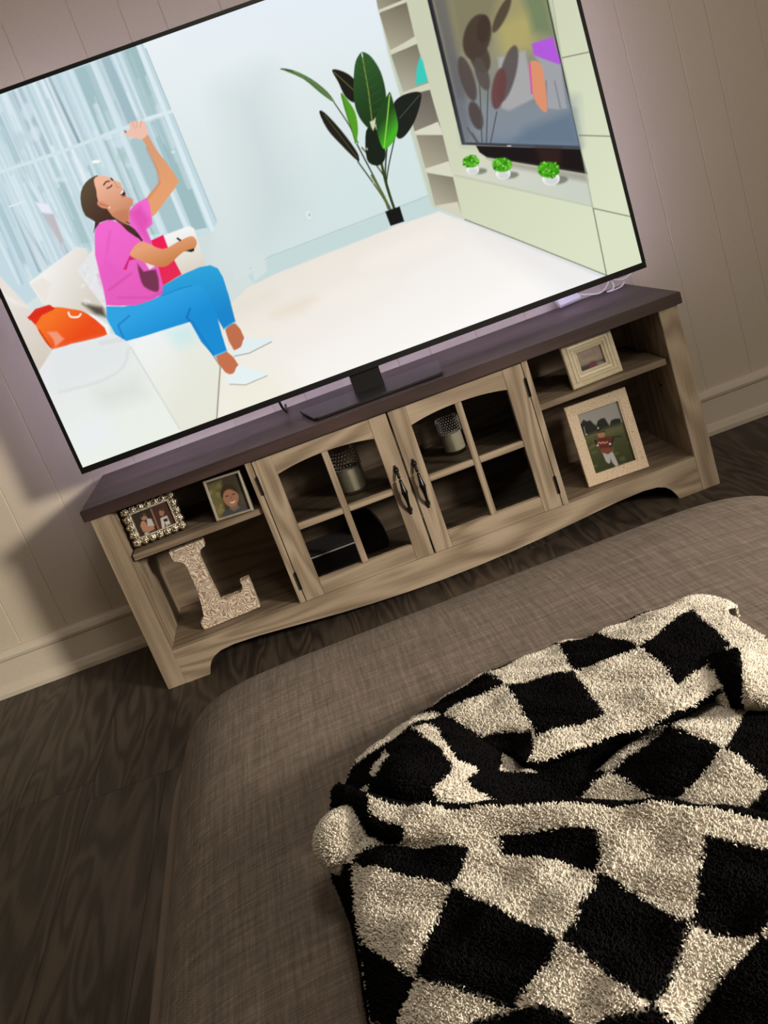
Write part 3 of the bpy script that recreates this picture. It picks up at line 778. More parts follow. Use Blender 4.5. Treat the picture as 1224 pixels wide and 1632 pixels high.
p.line(cB((250, 705), (420, 660), (520, 600), (545, 520)), 1.6, (196, 200, 198), soft=7, op=.6, smooth=4)
for k in range(14): q = cB((420 + k * 8, 490 - k * 1.5))[0]; p.line([q, (q[0] + 2, q[1] + 6)], 1, (200, 206, 208), soft=2)
p.line(cB((555, 515), (762, 862)), 1.2, (196, 200, 196), soft=3)
# seated woman: trousers, top, arms, head
sk = (222, 152, 108); sk2 = (196, 118, 72)
p.poly(cP((880, 1175), (935, 1140), (982, 1215), (972, 1275), (930, 1290)), (184, 98, 64), smooth=2)
p.poly(cP((830, 1320), (888, 1292), (952, 1365), (925, 1412), (880, 1405)), (190, 100, 64), smooth=2)
p.poly(cP((985, 1222), (1050, 1222), (1130, 1216), (1134, 1236), (1080, 1262), (1010, 1300), (940, 1322), (922, 1292), (965, 1268)), (222, 234, 236), smooth=3); p.line(cP((930, 1318), (1010, 1302), (1132, 1240)), 1.4, (140, 140, 126))
p.poly(cP((950, 1368), (1010, 1382), (1085, 1400), (1108, 1418), (1080, 1442), (990, 1472), (905, 1468), (884, 1425), (925, 1412)), (226, 238, 240), smooth=3); p.line(cP((905, 1470), (990, 1474), (1108, 1424)), 1.4, (150, 152, 140))
p.poly(cP((520, 950), (640, 880), (740, 836), (800, 825), (840, 842), (868, 890), (900, 990), (935, 1128), (872, 1172), (800, 1050), (700, 980), (520, 1020)), grad(cP((760, 840))[0], (30, 152, 214), cP((840, 1100))[0], (8, 120, 196)))
p.poly(cP((235, 1048), (330, 1050), (470, 1015), (600, 965), (700, 936), (750, 940), (785, 975), (830, 1080), (862, 1200), (890, 1290), (820, 1320), (750, 1240), (690, 1132), (560, 1172), (440, 1210), (345, 1236), (285, 1200), (240, 1120)), grad(cP((500, 1020))[0], (34, 152, 222), cP((600, 1190))[0], (8, 128, 206)))
p.line(cP((360, 1100), (300, 1150), (330, 1220)), 2, (10, 104, 176), soft=3); p.line(cP((690, 1060), (672, 1110), (692, 1130)), 2.2, (6, 90, 160), soft=3); p.line(cP((700, 1130), (790, 1270), (815, 1310)), 1.6, (8, 104, 180), soft=3); p.line(cP((540, 990), (640, 950), (700, 936)), 1.2, (10, 110, 186), soft=2)
p.line(cP((820, 1318), (888, 1290)), 2, (90, 186, 226), soft=2); p.line(cP((872, 1170), (934, 1130)), 2, (70, 170, 214), soft=2)
p.poly(cP((420, 118), (455, 108), (505, 195), (570, 280), (620, 355), (622, 385), (560, 470), (480, 566), (450, 470), (520, 378), (512, 310), (465, 200)), grad(cP((470, 200))[0], (214, 146, 104), cP((590, 400))[0], (226, 150, 100)), smooth=3)
p.line(cP((455, 190), (512, 310), (524, 380), (458, 470)), 2, (190, 112, 74), soft=5, op=.7)
p.poly(cP((345, 98), (332, 104), (350, 128), (400, 138), (430, 142), (462, 112), (452, 70), (440, 45), (425, 40), (412, 52), (405, 40), (390, 46), (378, 48), (358, 58), (366, 88)), (236, 186, 166), smooth=2)
for a, b in (((400, 45), (402, 80)), ((378, 52), (390, 84)), ((425, 44), (420, 78))): p.line(cP(a, b), 1, (210, 150, 130), soft=2)
p.line(cP((336, 98), (342, 104)), 2, (110, 60, 70))
p.poly(cP((173, 645), (185, 605), (250, 577), (330, 600), (365, 640), (358, 535), (395, 492), (455, 458), (472, 500), (487, 602), (452, 632), (478, 690), (515, 820), (545, 940), (535, 985), (480, 1015), (400, 1042), (300, 1045), (236, 1042), (222, 960), (175, 770)), grad(cP((230, 640))[0], (240, 92, 200), cP((420, 980))[0], (226, 78, 178)))
p.poly(cP((360, 540), (420, 500), (470, 580), (450, 630), (470, 700), (420, 640)), (214, 62, 160), soft=10, op=.7)
p.poly(cP((230, 780), (330, 850), (330, 900), (250, 1000), (200, 880)), (226, 80, 184), soft=14, op=.7); p.line(cP((370, 870), (250, 960)), 2, (206, 60, 150), soft=5); p.line(cP((255, 640), (240, 760)), 2, (222, 78, 180), soft=6)
p.line(cP((300, 1000), (480, 1000), (540, 970)), 2, (210, 66, 160), soft=6)
p.poly(cP((328, 848), (372, 755), (400, 790), (360, 800), (345, 850)), (200, 26, 96), soft=2)
p.poly(cP((405, 815), (440, 860), (505, 850), (522, 955), (495, 968), (440, 940), (418, 890)), (92, 34, 56), soft=3, op=.9, smooth=2)
p.poly(cP((440, 800), (490, 790), (500, 830), (470, 850)), (240, 232, 238), soft=3, op=.9)
p.poly(cP((365, 760), (395, 715), (440, 698), (540, 738), (620, 700), (690, 668), (718, 680), (726, 710), (705, 742), (650, 755), (570, 826), (510, 832), (420, 800), (372, 778)), grad(cP((480, 720))[0], (226, 152, 106), cP((520, 830))[0], (196, 116, 64)), smooth=3)
p.poly(cP((665, 748), (712, 733), (712, 748), (695, 754)), (14, 16, 16)); p.line(cP((622, 680), (636, 690)), 3, (14, 16, 16))
p.poly(cP((168, 345), (125, 375), (98, 430), (100, 500), (125, 560), (175, 590), (166, 650), (200, 595), (285, 580), (350, 640), (428, 688), (390, 630), (330, 590), (265, 550), (258, 505), (200, 440), (195, 345)), grad(cP((120, 430))[0], (76, 62, 44), cP((260, 560))[0], (58, 32, 26)), smooth=2)
p.poly(cP((195, 341), (168, 362), (182, 420), (192, 480), (240, 520), (270, 560), (330, 596), (360, 602), (358, 530), (378, 498), (380, 468), (362, 458), (342, 450), (334, 420), (318, 398), (312, 378), (285, 366), (262, 352), (230, 343)), grad(cP((220, 370))[0], (238, 176, 146), cP((330, 560))[0], (196, 124, 88)), smooth=2)
p.poly(cP((265, 545), (330, 520), (360, 525), (358, 600), (320, 595)), (186, 112, 78), soft=6, op=.7)
p.poly(cP((186, 486), (205, 478), (240, 492), (258, 512), (225, 518), (196, 505)), (214, 132, 100), smooth=2); p.line(cP((200, 492), (240, 505)), 1.2, (160, 80, 60), soft=2)
p.line(cP((222, 390), (235, 374), (252, 370)), 2.2, (60, 36, 26), smooth=4); p.line(cP((240, 408), (256, 402), (266, 392)), 2, (46, 28, 26), smooth=4); p.line(cP((262, 356), (270, 364)), 2.6, (50, 36, 36)); p.line(cP((280, 372), (290, 398), (305, 404)), 1.2, (196, 120, 92), soft=2)
p.poly(cP((312, 444), (318, 428), (330, 414), (342, 440), (332, 452)), (60, 26, 26)); p.poly(cP((312, 440), (318, 424), (330, 414), (330, 426), (320, 440)), (244, 240, 238)); p.line(cP((322, 456), (345, 450)), 1.6, (206, 100, 90))
p.ell(*cP((253, 513))[0], 1.3, 1.3, (250, 240, 220))
p.line(cP((402, 660), (428, 690)), 3, (40, 20, 26)); p.line(cP((345, 590), (362, 600)), 1.4, (50, 30, 30))
raw('screen', np.stack([WX - TL[0], np.full_like(WX, YT + .003 - TL[1]), WZ - TL[2]], -1), F, M['screen'], tv, colors=lin(255 * (np.clip(p.C, 0, 255) / 255) ** .88))

# LED controller with white lead
lc = thing('light_controller', 'small white controller box with coiled white lead on the dark console top', 'led controller', (0.575, 0.335, H))
bm = bx(-.032, .032, -.016, .016, -.006, .006, bev=.0015)
bmesh.ops.rotate(bm, verts=bm.verts, cent=(0, 0, 0), matrix=Euler((math.radians(38), 0, math.radians(12))).to_matrix())
bmesh.ops.translate(bm, verts=bm.verts, vec=(0, 0, .0152))
obj('controller_box', bm, M['white_plastic'], lc)
bm = bmesh.new()
L3 = lambda x, y, z: (x - .575, y - .335, z - H)
tube(bm, catmull([L3(.605, .338, H + .017), L3(.628, .322, H + .010), L3(.655, .305, H + .006), L3(.682, .312, H + .020), L3(.692, .330, H + .036), L3(.686, .333, H + .042), L3(.684, .325, H + .034), L3(.694, .312, H + .022), L3(.690, .30, H + .006), L3(.672, .302, H + .003), L3(.684, .290, H + .003), L3(.708, .289, H + .006), L3(.722, .30, H + .012)], 6), .0020, 7)
obj('lead', bm, M['white_plastic'], lc, smooth=True)
bm = bmesh.new()
tube(bm, catmull([L3(.688, .318, H + .036), L3(.700, .31, H + .026), L3(.716, .29, H + .022), L3(.735, .27, H + .032), L3(.748, .24, H + .056), L3(.745, .19, H + .085), L3(.70, .16, H + .10)], 6), .0020, 7)
tube(bm, catmull([L3(.690, .322, H + .044), L3(.680, .318, H + .036), L3(.690, .310, H + .026), L3(.699, .316, H + .034), L3(.690, .322, H + .044)], 5), .0024, 7)
obj('lead', bm, M['white_plastic'], lc, smooth=True)

# ================================================================== THINGS ON THE SHELVES
def frame_root(name, label, bl, br, tilt, z):
    """root at the back bottom edge, between two bottom front corners given as (x, y)"""
    bl, br = np.array(bl, float), np.array(br, float)
    rz = math.atan2(br[1] - bl[1], br[0] - bl[0])
    c = (bl + br) / 2
    th = 0.014
    c = c + np.array([-math.sin(rz), math.cos(rz)]) * th
    o = thing(name, label, 'picture frame', (c[0], c[1], z), (-math.radians(tilt), 0, rz), 'framed family photos on the console shelves')
    o.rotation_mode = 'XYZ'
    Mx = Matrix.Translation((c[0], c[1], z)) @ Euler((-math.radians(tilt), 0, rz)).to_matrix().to_4x4()
    return o, Mx, float(np.linalg.norm(br - bl))

def moulding(bm, w, h, prof):
    """mitred ring; prof = list of (inset, y) from the outer edge to the inner"""
    rings = []
    for ins, y in prof:
        rings.append([bm.verts.new((sx * (w / 2 - ins), y, (ins if sz < 0 else h - ins))) for sx, sz in ((-1, -1), (1, -1), (1, 1), (-1, 1))])
    for A, B in zip(rings, rings[1:]):
        for q in range(4): bm.faces.new((A[q], A[(q + 1) % 4], B[(q + 1) % 4], B[q]))
    return bm

def print_on(root, Mx, w, h, ins, yy, fn, gain, nx=90):
    pw, ph = w - 2 * ins, h - 2 * ins
    nz = max(8, int(nx * ph / pw))
    X, Z, F = sheet(nx, nz, pw, ph)
    L = np.stack([X - pw / 2, np.full_like(X, yy), Z + ins], -1)
    A = np.array(Mx); Wd = L @ A[:3, :3].T + A[:3, 3]
    U, V = project(Wd)
    p = Paint(U, V, (60, 50, 44)); fn(p)
    p.C = p.C * .68 + p.C.mean(1, keepdims=True) * .32
    raw('photo_print', L, F, M['print'], root, colors=np.clip(lin(np.clip(p.C, 0, 255)) * gain, 0, .85))

def easel(root, h, d=.05):
    bm = bmesh.new()
    a = math.radians(18)
    prism(bm, [(-.012, .0), (.012, .0), (.010, h * .62), (-.010, h * .62)], .0, .002)
    bmesh.ops.rotate(bm, verts=bm.verts, cent=(0, 0, h * .62), matrix=Matrix.Rotation(a, 3, 'X'))
    bmesh.ops.translate(bm, verts=bm.verts, vec=(0, .002, .006))
    obj('easel_leg', bm, M['backing'], root)

c1 = crop(190, 770, 5.1)
def paint1(p):
    p.poly([(150, 700), (400, 700), (400, 950), (150, 950)], (58, 46, 42))
    p.poly(c1((255, 200), (420, 130), (520, 370), (345, 420)), (84, 48, 40))
    p.ell(*c1((200, 275))[0], 5, 5.5, (190, 130, 96)); p.poly(c1((172, 262), (190, 250), (225, 255), (228, 270), (200, 262), (180, 285)), (70, 46, 34))
    p.poly(c1((222, 285), (262, 290), (288, 345), (262, 370), (230, 350)), (196, 190, 184)); p.poly(c1((180, 315), (215, 320), (235, 350), (280, 345), (290, 375), (235, 400), (195, 395), (170, 350)), (196, 128, 92)); p.poly(c1((205, 400), (250, 400), (268, 440), (210, 465)), (190, 178, 172))
    p.ell(*c1((196, 330))[0], 4, 4.6, (200, 136, 100))
    p.line(c1((258, 212), (335, 412)), 2.6, (168, 106, 72))
    p.ell(*c1((345, 238))[0], 4.2, 6, (176, 120, 84)); p.poly(c1((330, 215), (345, 205), (362, 225), (350, 225)), (56, 34, 26))
    p.poly(c1((334, 285), (388, 262), (430, 358), (405, 378), (352, 385)), (206, 200, 194)); p.poly(c1((358, 295), (388, 285), (396, 305), (366, 316)), (40, 34, 34))
    p.line(c1((372, 330), (384, 368)), 1.6, (44, 38, 40), soft=1); p.line(c1((412, 336), (396, 342), (400, 354), (416, 352), (420, 364), (408, 370)), 1.5, (44, 38, 40), soft=1)
    p.poly(c1((420, 340), (470, 320), (480, 365), (430, 380)), (70, 60, 52), soft=5)
def paint2(p):
    p.poly([(300, 700), (450, 700), (450, 900), (300, 900)], (74, 66, 48))
    p.poly(c1((720, 20), (830, -30), (860, 240), (810, 310)), (118, 112, 60), soft=6)
    for k in range(16):
        q = c1((random.uniform(740, 850), random.uniform(10, 280)))[0]; p.ell(*q, random.uniform(2, 4), random.uniform(2, 4), random.choice(((140, 132, 70), (96, 92, 44), (160, 140, 80), (124, 96, 50))), soft=3, op=.7)
    p.poly(c1((960, 90), (1060, 60), (1090, 190), (980, 190)), (92, 84, 66), soft=10)
    p.poly(c1((818, 305), (850, 240), (900, 205), (975, 185), (1050, 190), (1110, 215), (1110, 240), (820, 330)), (74, 76, 84))
    p.poly(c1((895, 185), (960, 165), (975, 205), (940, 225), (905, 215)), (160, 104, 76)); p.line(c1((900, 205), (935, 225), (975, 195)), 2, (100, 104, 112))
    p.ell(*c1((907, 112))[0], 12.5, 16, (186, 122, 88), -.2); p.poly(c1((822, 80), (845, 25), (890, 8), (940, 25), (965, 85), (940, 65), (890, 50), (850, 75), (838, 125)), (72, 50, 38), smooth=3)
    p.line(c1((868, 108), (884, 104)), 1.4, (60, 36, 28)); p.line(c1((920, 92), (938, 88)), 1.4, (60, 36, 28)); p.line(c1((905, 110), (912, 128)), 1.2, (150, 90, 66), soft=2)
    p.poly(c1((896, 155), (920, 152), (945, 140), (938, 158), (915, 166)), (236, 226, 216))
c3 = crop(880, 510, 5.63)
def paint3(p):
    p.poly([(850, 500), (1050, 500), (1050, 700), (850, 700)], (150, 128, 112))
    p.poly(c3((160, 260), (430, 140), (450, 190), (185, 290)), (60, 56, 58)); p.poly(c3((235, 430), (330, 395), (480, 340), (530, 420), (260, 500)), (52, 52, 54), soft=4)
    p.ell(*c3((372, 405))[0], 8, 7, (122, 44, 58), soft=3); p.ell(*c3((440, 390))[0], 7, 4, (128, 116, 116), soft=3); p.ell(*c3((486, 398))[0], 2.4, 1.6, (240, 236, 228))
    p.ell(*c3((320, 320))[0], 15, 9, (166, 142, 124), -.3, soft=8)
    for a in range(3): p.ell(*c3((280 + a * 45, 330 - a * 16))[0], 5, 5, (136, 112, 98), soft=4, op=.6)
def paint4(p):
    p.poly([(850, 600), (1100, 600), (1100, 850), (850, 850)], grad(c3((400, 1000))[0], (96, 102, 52), c3((560, 1330))[0], (60, 70, 38)))
    p.poly(c3((150, 700), (640, 640), (680, 900), (250, 1050)), (164, 164, 160))
    p.poly(c3((225, 950), (260, 930), (280, 895), (310, 910), (340, 900), (370, 930), (395, 950), (410, 905), (440, 885), (470, 880), (495, 920), (515, 950), (530, 900), (570, 885), (610, 885), (625, 950), (520, 970), (440, 1000), (350, 1030), (260, 1060)), (42, 48, 42), soft=2)
    p.poly(c3((500, 960), (640, 920), (640, 1000), (500, 1040), (250, 1080), (300, 1040)), (112, 116, 70), soft=8, op=.8)
    for k in range(30):
        q = c3((random.uniform(280, 700), random.uniform(1040, 1360)))[0]; p.ell(*q, 5, 1.8, random.choice(((112, 118, 60), (64, 74, 36), (126, 128, 70))), -.3, soft=3, op=.55)
    p.ell(*c3((292, 1085))[0], 2, 1.6, (230, 230, 226)); p.ell(*c3((308, 1028))[0], 1.5, 1.2, (210, 210, 206)); p.line(c3((285, 960), (300, 1030)), 1.6, (150, 152, 152))
    p.line(c3((540, 1050), (620, 1042)), 1.8, (50, 44, 40))
    p.ell(*c3((440, 1030))[0], 6, 5.5, (196, 128, 92)); p.poly(c3((395, 990), (400, 965), (425, 958), (440, 985), (410, 1000)), (44, 38, 36)); p.ell(*c3((412, 970))[0], 1.8, 2, (206, 170, 110)); p.line(c3((415, 1010), (470, 1000)), 1.6, (60, 42, 36))
    p.poly(c3((388, 1085), (420, 1060), (520, 1045), (548, 1065), (545, 1105), (525, 1130), (535, 1180), (500, 1200), (440, 1195), (425, 1140), (395, 1130)), (122, 44, 44))
    p.line(c3((385, 1080), (405, 1130)), 3, (44, 38, 40)); p.line(c3((548, 1065), (528, 1130)), 2.6, (44, 38, 40)); p.ell(*c3((408, 1125))[0], 2, 1.8, (214, 210, 206)); p.ell(*c3((520, 1112))[0], 2.2, 1.8, (214, 210, 206))
    p.line(c3((412, 1105), (425, 1098), (440, 1108), (455, 1096), (470, 1104), (495, 1094)), 2.4, (226, 150, 84), soft=1.4, smooth=3); p.poly(c3((430, 1155), (520, 1145), (535, 1178), (500, 1200), (440, 1192)), (176, 84, 44), soft=3, op=.7)
    p.poly(c3((450, 1190), (500, 1205), (540, 1178), (570, 1240), (596, 1300), (575, 1316), (545, 1285), (522, 1240), (522, 1280), (505, 1290), (480, 1265)), (190, 192, 198))

# ornate silver frame
r1, Mx, w1 = frame_root('picture_frame', 'ornate scalloped silver frame and two-part snapshot, on the upper left shelf', (-.667, .042), (-.536, .056), 9, .3495)
h1 = .098
bm = bmesh.new(); moulding(bm, w1 - .012, h1 - .012, [(0, 0), (0, -.006), (.004, -.010), (.010, -.010), (.013, -.006), (.0135, -.003)])
bmesh.ops.translate(bm, verts=bm.verts, vec=(0, 0, .006))
def shell(bm, cx, cz, r, ang, y0):
    rings = []; S = 22; T = 6
    for j in range(T + 1):
        tt = j / T; ring = []
        for i in range(S):
            a = 2 * math.pi * i / S
            rr = r * tt * (1 + .10 * math.cos(5 * a + ang))
            hgt = .0075 * (1 - tt ** 2.2) * (1 + .30 * math.cos(8 * a + 7 * tt + ang)) + .0016 * math.cos(9 * tt)
            ring.append(bm.verts.new((cx + rr * math.cos(a), y0 - max(hgt, 0.0), cz + rr * math.sin(a))))
        rings.append(ring)
    for A, B in zip(rings[1:], rings[2:]):
        for i in range(S): bm.faces.new((A[i], A[(i + 1) % S], B[(i + 1) % S], B[i]))
    bm.faces.new(rings[1])
    bm.faces.new(rings[-1][::-1])
nxs, nzs = 7, 5
for i in range(nxs):
    xx = -w1 / 2 + .010 + (w1 - .020) * i / (nxs - 1)
    for zz in (.010, h1 - .010): shell(bm, xx, zz, .0118, i * 1.3, -.007)
for j in range(1, nzs - 1):
    zz = .010 + (h1 - .020) * j / (nzs - 1)
    for xx in (-w1 / 2 + .010, w1 / 2 - .010): shell(bm, xx, zz, .0122, j * 1.7, -.007)
obj('ornate_border', bm, M['silver'], r1, smooth=True)
bm = bmesh.new(); moulding(bm, w1 - .034, h1 - .034, [(0, -.006), (0, -.0125), (.0035, -.0125), (.0035, -.005)]); bmesh.ops.translate(bm, verts=bm.verts, vec=(0, 0, .017)); obj('inner_lip', bm, M['silver_thin'], r1)
obj('backing', bx(-w1 / 2 + .012, w1 / 2 - .012, -.0028, 0, .012, h1 - .012), M['backing'], r1)
print_on(r1, Mx, w1, h1, .019, -.0062, paint1, 0.85)
easel(r1, h1)
# thin silver frame
r2, Mx, w2 = frame_root('picture_frame', 'thin silver frame with a smiling boy portrait, beside the left glass door', (-.463, .026), (-.371, .006), 9, .3462)
h2 = .100
bm = bmesh.new(); moulding(bm, w2, h2, [(.002, 0), (0, -.002), (0, -.012), (.0015, -.0138), (.0045, -.0138), (.0055, -.012), (.0055, -.004)]); obj('frame_moulding', bm, M['silver_thin'], r2)
obj('backing', bx(-w2 / 2 + .002, w2 / 2 - .002, -.004, 0, .002, h2 - .002), M['backing'], r2)
print_on(r2, Mx, w2, h2, .0055, -.0062, paint2, 0.85)
easel(r2, h2)
# stepped cream frame
r3, Mx, w3 = frame_root('picture_frame', 'cream frame with stepped moulding and small dim photo, on the upper right shelf', (.443, .020), (.574, .031), 8, .3462)
h3 = .1135
bm = bmesh.new(); moulding(bm, w3, h3, [(.001, 0), (0, -.002), (0, -.010), (.002, -.0125), (.010, -.014), (.0115, -.0125), (.013, -.0145), (.019, -.0152), (.0205, -.0132), (.022, -.0145), (.027, -.0138), (.0285, -.0115), (.030, -.0122), (.034, -.0105), (.0345, -.004)]); obj('frame_moulding', bm, M['cream_frame'], r3)
obj('backing', bx(-w3 / 2 + .002, w3 / 2 - .002, -.004, 0, .002, h3 - .002), M['backing'], r3)
print_on(r3, Mx, w3, h3, .0343, -.0055, paint3, 0.85, 60)
easel(r3, h3)
# large crackled frame
r4, Mx, w4 = frame_root('picture_frame', 'large pale crackled frame with a young baseball player, on the lower right shelf', (.419, .047), (.576, .036), 9, ZB + .0002)
h4 = .208
bm = bmesh.new(); moulding(bm, w4, h4, [(.001, 0), (0, -.002), (0, -.0125), (.0015, -.014), (.0225, -.014), (.0235, -.0128), (.0265, -.0128), (.027, -.011), (.0275, -.004)]); obj('frame_moulding', bm, M['crackle_frame'], r4)
obj('backing', bx(-w4 / 2 + .002, w4 / 2 - .002, -.004, 0, .002, h4 - .002), M['backing'], r4)
print_on(r4, Mx, w4, h4, .0273, -.0062, paint4, 0.85, 110)
easel(r4, h4)

# carved letter L
cl = crop(200, 860, 4.08)
out = cl((289, 97), (400, 52), (505, 13), (513, 32), (521, 56), (498, 74), (488, 96), (492, 130), (502, 155), (560, 280), (612, 385), (622, 410), (700, 380), (755, 356), (768, 332), (762, 306), (750, 286), (806, 262), (830, 318), (858, 390), (881, 449), (760, 500), (640, 550), (520, 599), (506, 580), (494, 548), (508, 530), (515, 510), (500, 440), (480, 362), (440, 270), (412, 205), (395, 176), (370, 160), (345, 158), (322, 156), (305, 130))
YL = .0600
pts = [px(u, v, y=YL) for u, v in out]
zmin = min(q[2] for q in pts)
from mathutils.geometry import tessellate_polygon
P2 = [(q[0], q[2] - zmin + ZB) for q in pts]
bm = bmesh.new()
lo = [bm.verts.new((x, YL, z)) for x, z in P2]; hi = [bm.verts.new((x, YL + .024, z)) for x, z in P2]
for tr_ in tessellate_polygon([[Vector((x, z, 0)) for x, z in P2]]):
    bm.faces.new([lo[i] for i in tr_]); bm.faces.new([hi[i] for i in tr_][::-1])
for i in range(len(P2)):
    bm.faces.new((lo[i], hi[i], hi[(i + 1) % len(P2)], lo[(i + 1) % len(P2)]))
bmesh.ops.translate(bm, verts=bm.verts, vec=(.53, -YL, -ZB - .0))
o = obj('wooden_letter', bm, M['carved']); o.location = (-.53, YL, ZB + .0002)
tag(o, 'whitewashed carved wooden letter L on the lower left shelf', 'letter')

def candle(label, cx, cy, r, hw, ht, zb):
    root = thing('jar_candle', label, 'candle', (cx, cy, zb))
    bm = bmesh.new()
    lathe(bm, [(0, .0), (r * .86, .0), (r * .97, .003), (r, .008), (r, ht - .004), (r * .985, ht)], 0, 0, 36)
    bmesh.ops.remove_doubles(bm, verts=bm.verts, dist=1e-6)
    obj('jar', bm, M['jar'], root, smooth=True)
    bm = bmesh.new(); lathe(bm, [(0, .0095), (r * .92, .0095), (r * .93, .012), (r * .93, hw - .002), (r * .91, hw), (0, hw)], 0, 0, 36)
    bmesh.ops.remove_doubles(bm, verts=bm.verts, dist=1e-6)
    wx = obj('wax', bm, M['wax'], root, smooth=True)
    bm = bmesh.new(); tube(bm, [(0, 0, hw), (.0005, 0, hw + .006)], .0008, 6); obj('wick', bm, M['backing'], wx)
    bm = bmesh.new()
    for j in range(6):
        zz = hw + .003 + (ht - hw - .008) * j / 5
        for i in range(26):
            a = 2 * math.pi * (i + .5 * (j % 2)) / 26
            bmesh.ops.create_icosphere(bm, subdivisions=1, radius=.0021, matrix=Matrix.Translation((r * 1.012 * math.cos(a), r * 1.012 * math.sin(a), zz)))
    tag(obj('bead_band', bm, M['bead'], root, smooth=True), 'band of silver beads')
candle('cream jar candle with silver beaded rim behind the left glass door', -.127, .130, .0345, .066, .118, .2702)
candle('smaller cream jar candle with beaded rim behind the right glass door', .145, .145, .0285, .055, .095, .2702)

bx_root = thing('set_top_box', 'flat black electronic box with pale front edge behind the left door', 'electronics', (-.236, .20, ZB + .0002))
obj('case', bx(-.066, .066, -.07, .06, 0, .0578, bev=.003), M['black_plastic'], bx_root)
obj('top_plate', bx(-.064, .064, -.066, .056, .0579, .0592, bev=.0005), M['grey_plastic'], bx_root)
tag(obj('front_strip', bx(-.064, .064, -.0722, -.0702, .0525, .0562), M['white_plastic'], bx_root), 'pale metallic strip')
dv = thing('electronic_device', 'rounded black angular device standing behind the left door', 'electronics', (-.128, .205, ZB + .0002))
bm = bmesh.new()
prism(bm, [(-.034, 0), (.034, 0), (.038, .02), (.034, .055), (.016, .092), (.004, .098), (-.022, .094), (-.034, .082)], -.05, .045)
bmesh.ops.bevel(bm, geom=list(bm.edges), offset=.006, segments=3, affect='EDGES')
obj('case', bm, M['black_plastic'], dv, smooth=True)
bm = bx(.006, .026, -.0515, -.0495, .016, .030, bev=.002); obj('glossy_window', bm, M['black_metal'], dv)

# ================================================================== OTTOMAN
OXC, OA, OYC, OB, OZ, OH, ON, OM, ORZ = -0.0523, 0.4522, -1.2386, 0.488, 0.2254, 0.1310, 9.15, 3.32, 0.025
OB2, OA2 = 0.74, 0.58
ott = thing('ottoman', 'large taupe linen ottoman with rounded crowned top and piped edge', 'ottoman', (OXC, OYC, 0), (0, 0, ORZ))
def sg(v, e): return np.sign(v) * np.abs(v) ** e
def outline(nt):
    t = np.linspace(-np.pi, np.pi, nt, endpoint=False)
    X = sg(np.cos(t), 2 / ON); Y = sg(np.sin(t), 2 / ON)
    return np.where(X > 0, X * OA2, X * OA), np.where(Y > 0, Y * OB, Y * OB2)
def even(xs, ys, n):
    d = np.r_[0, np.cumsum(np.hypot(np.diff(np.r_[xs, xs[0]]), np.diff(np.r_[ys, ys[0]])))]
    s = np.linspace(0, d[-1], n, endpoint=False)
    return np.interp(s, d, np.r_[xs, xs[0]]), np.interp(s, d, np.r_[ys, ys[0]])
ex, ey = even(*outline(4000), 260)
fs = np.r_[np.linspace(-.55, 0, 6)[:-1], np.linspace(0, 1, 40) ** 1.4 * (np.pi / 2)]
V_, F_ = [], []
for f_ in fs:
    if f_ < 0: k_, zz = 1 + f_ * .03, OZ + f_ * .03 * 2
    else: k_, zz = np.cos(f_) ** (2 / OM), OZ + OH * np.sin(f_) ** (2 / OM)
    V_.append(np.stack([ex * k_, ey * k_, np.full_like(ex, zz)], -1))
n1 = len(ex); V_ = np.concatenate(V_)
for j in range(len(fs) - 1):
    a = j * n1 + np.arange(n1); b = j * n1 + (np.arange(n1) + 1) % n1
    F_.append(np.stack([a, b, b + n1, a + n1], -1))
raw('cushion', V_, np.concatenate(F_), M['linen'], ott, smooth=True)
bm = bmesh.new(); k_ = 1.062
tube(bm, [(x * k_, y * 1.02, OZ - .010) for x, y in zip(ex, ey)], .0075, 8, closed=True)
tag(obj('piping', bm, M['piping'], ott, smooth=True), 'piped linen seam')
bm = bmesh.new()
prism(bm, [(x * 1.057, y * 1.017) for x, y in zip(ex[::2], ey[::2])], .05, OZ - .012, axis='z')
obj('base', bm, M['linen'], ott)
for sx in (-1, 1):
    for yy in (OB - .08, -OB2 + .08):
        bm = bmesh.new(); lathe(bm, [(0, 0), (.02, 0), (.026, .05), (0, .05)], (OA2 - .08) if sx > 0 else -(OA - .08), yy, 16); obj('foot', bm, M['foot'], ott, smooth=True)

def ott_z(x, y):
    c, s = math.cos(-ORZ), math.sin(-ORZ)
    Xv = (x - OXC) * c - (y - OYC) * s; X = np.where(Xv > 0, Xv / OA2, Xv / OA); Yv = (x - OXC) * s + (y - OYC) * c
    Y = np.where(Yv > 0, Yv / OB, Yv / OB2)
    r = (np.abs(X) ** ON + np.abs(Y) ** ON) ** (1 / ON)
    return OZ + OH * np.clip(1 - np.clip(r, 0, 1) ** OM, 0, 1) ** (1 / OM)

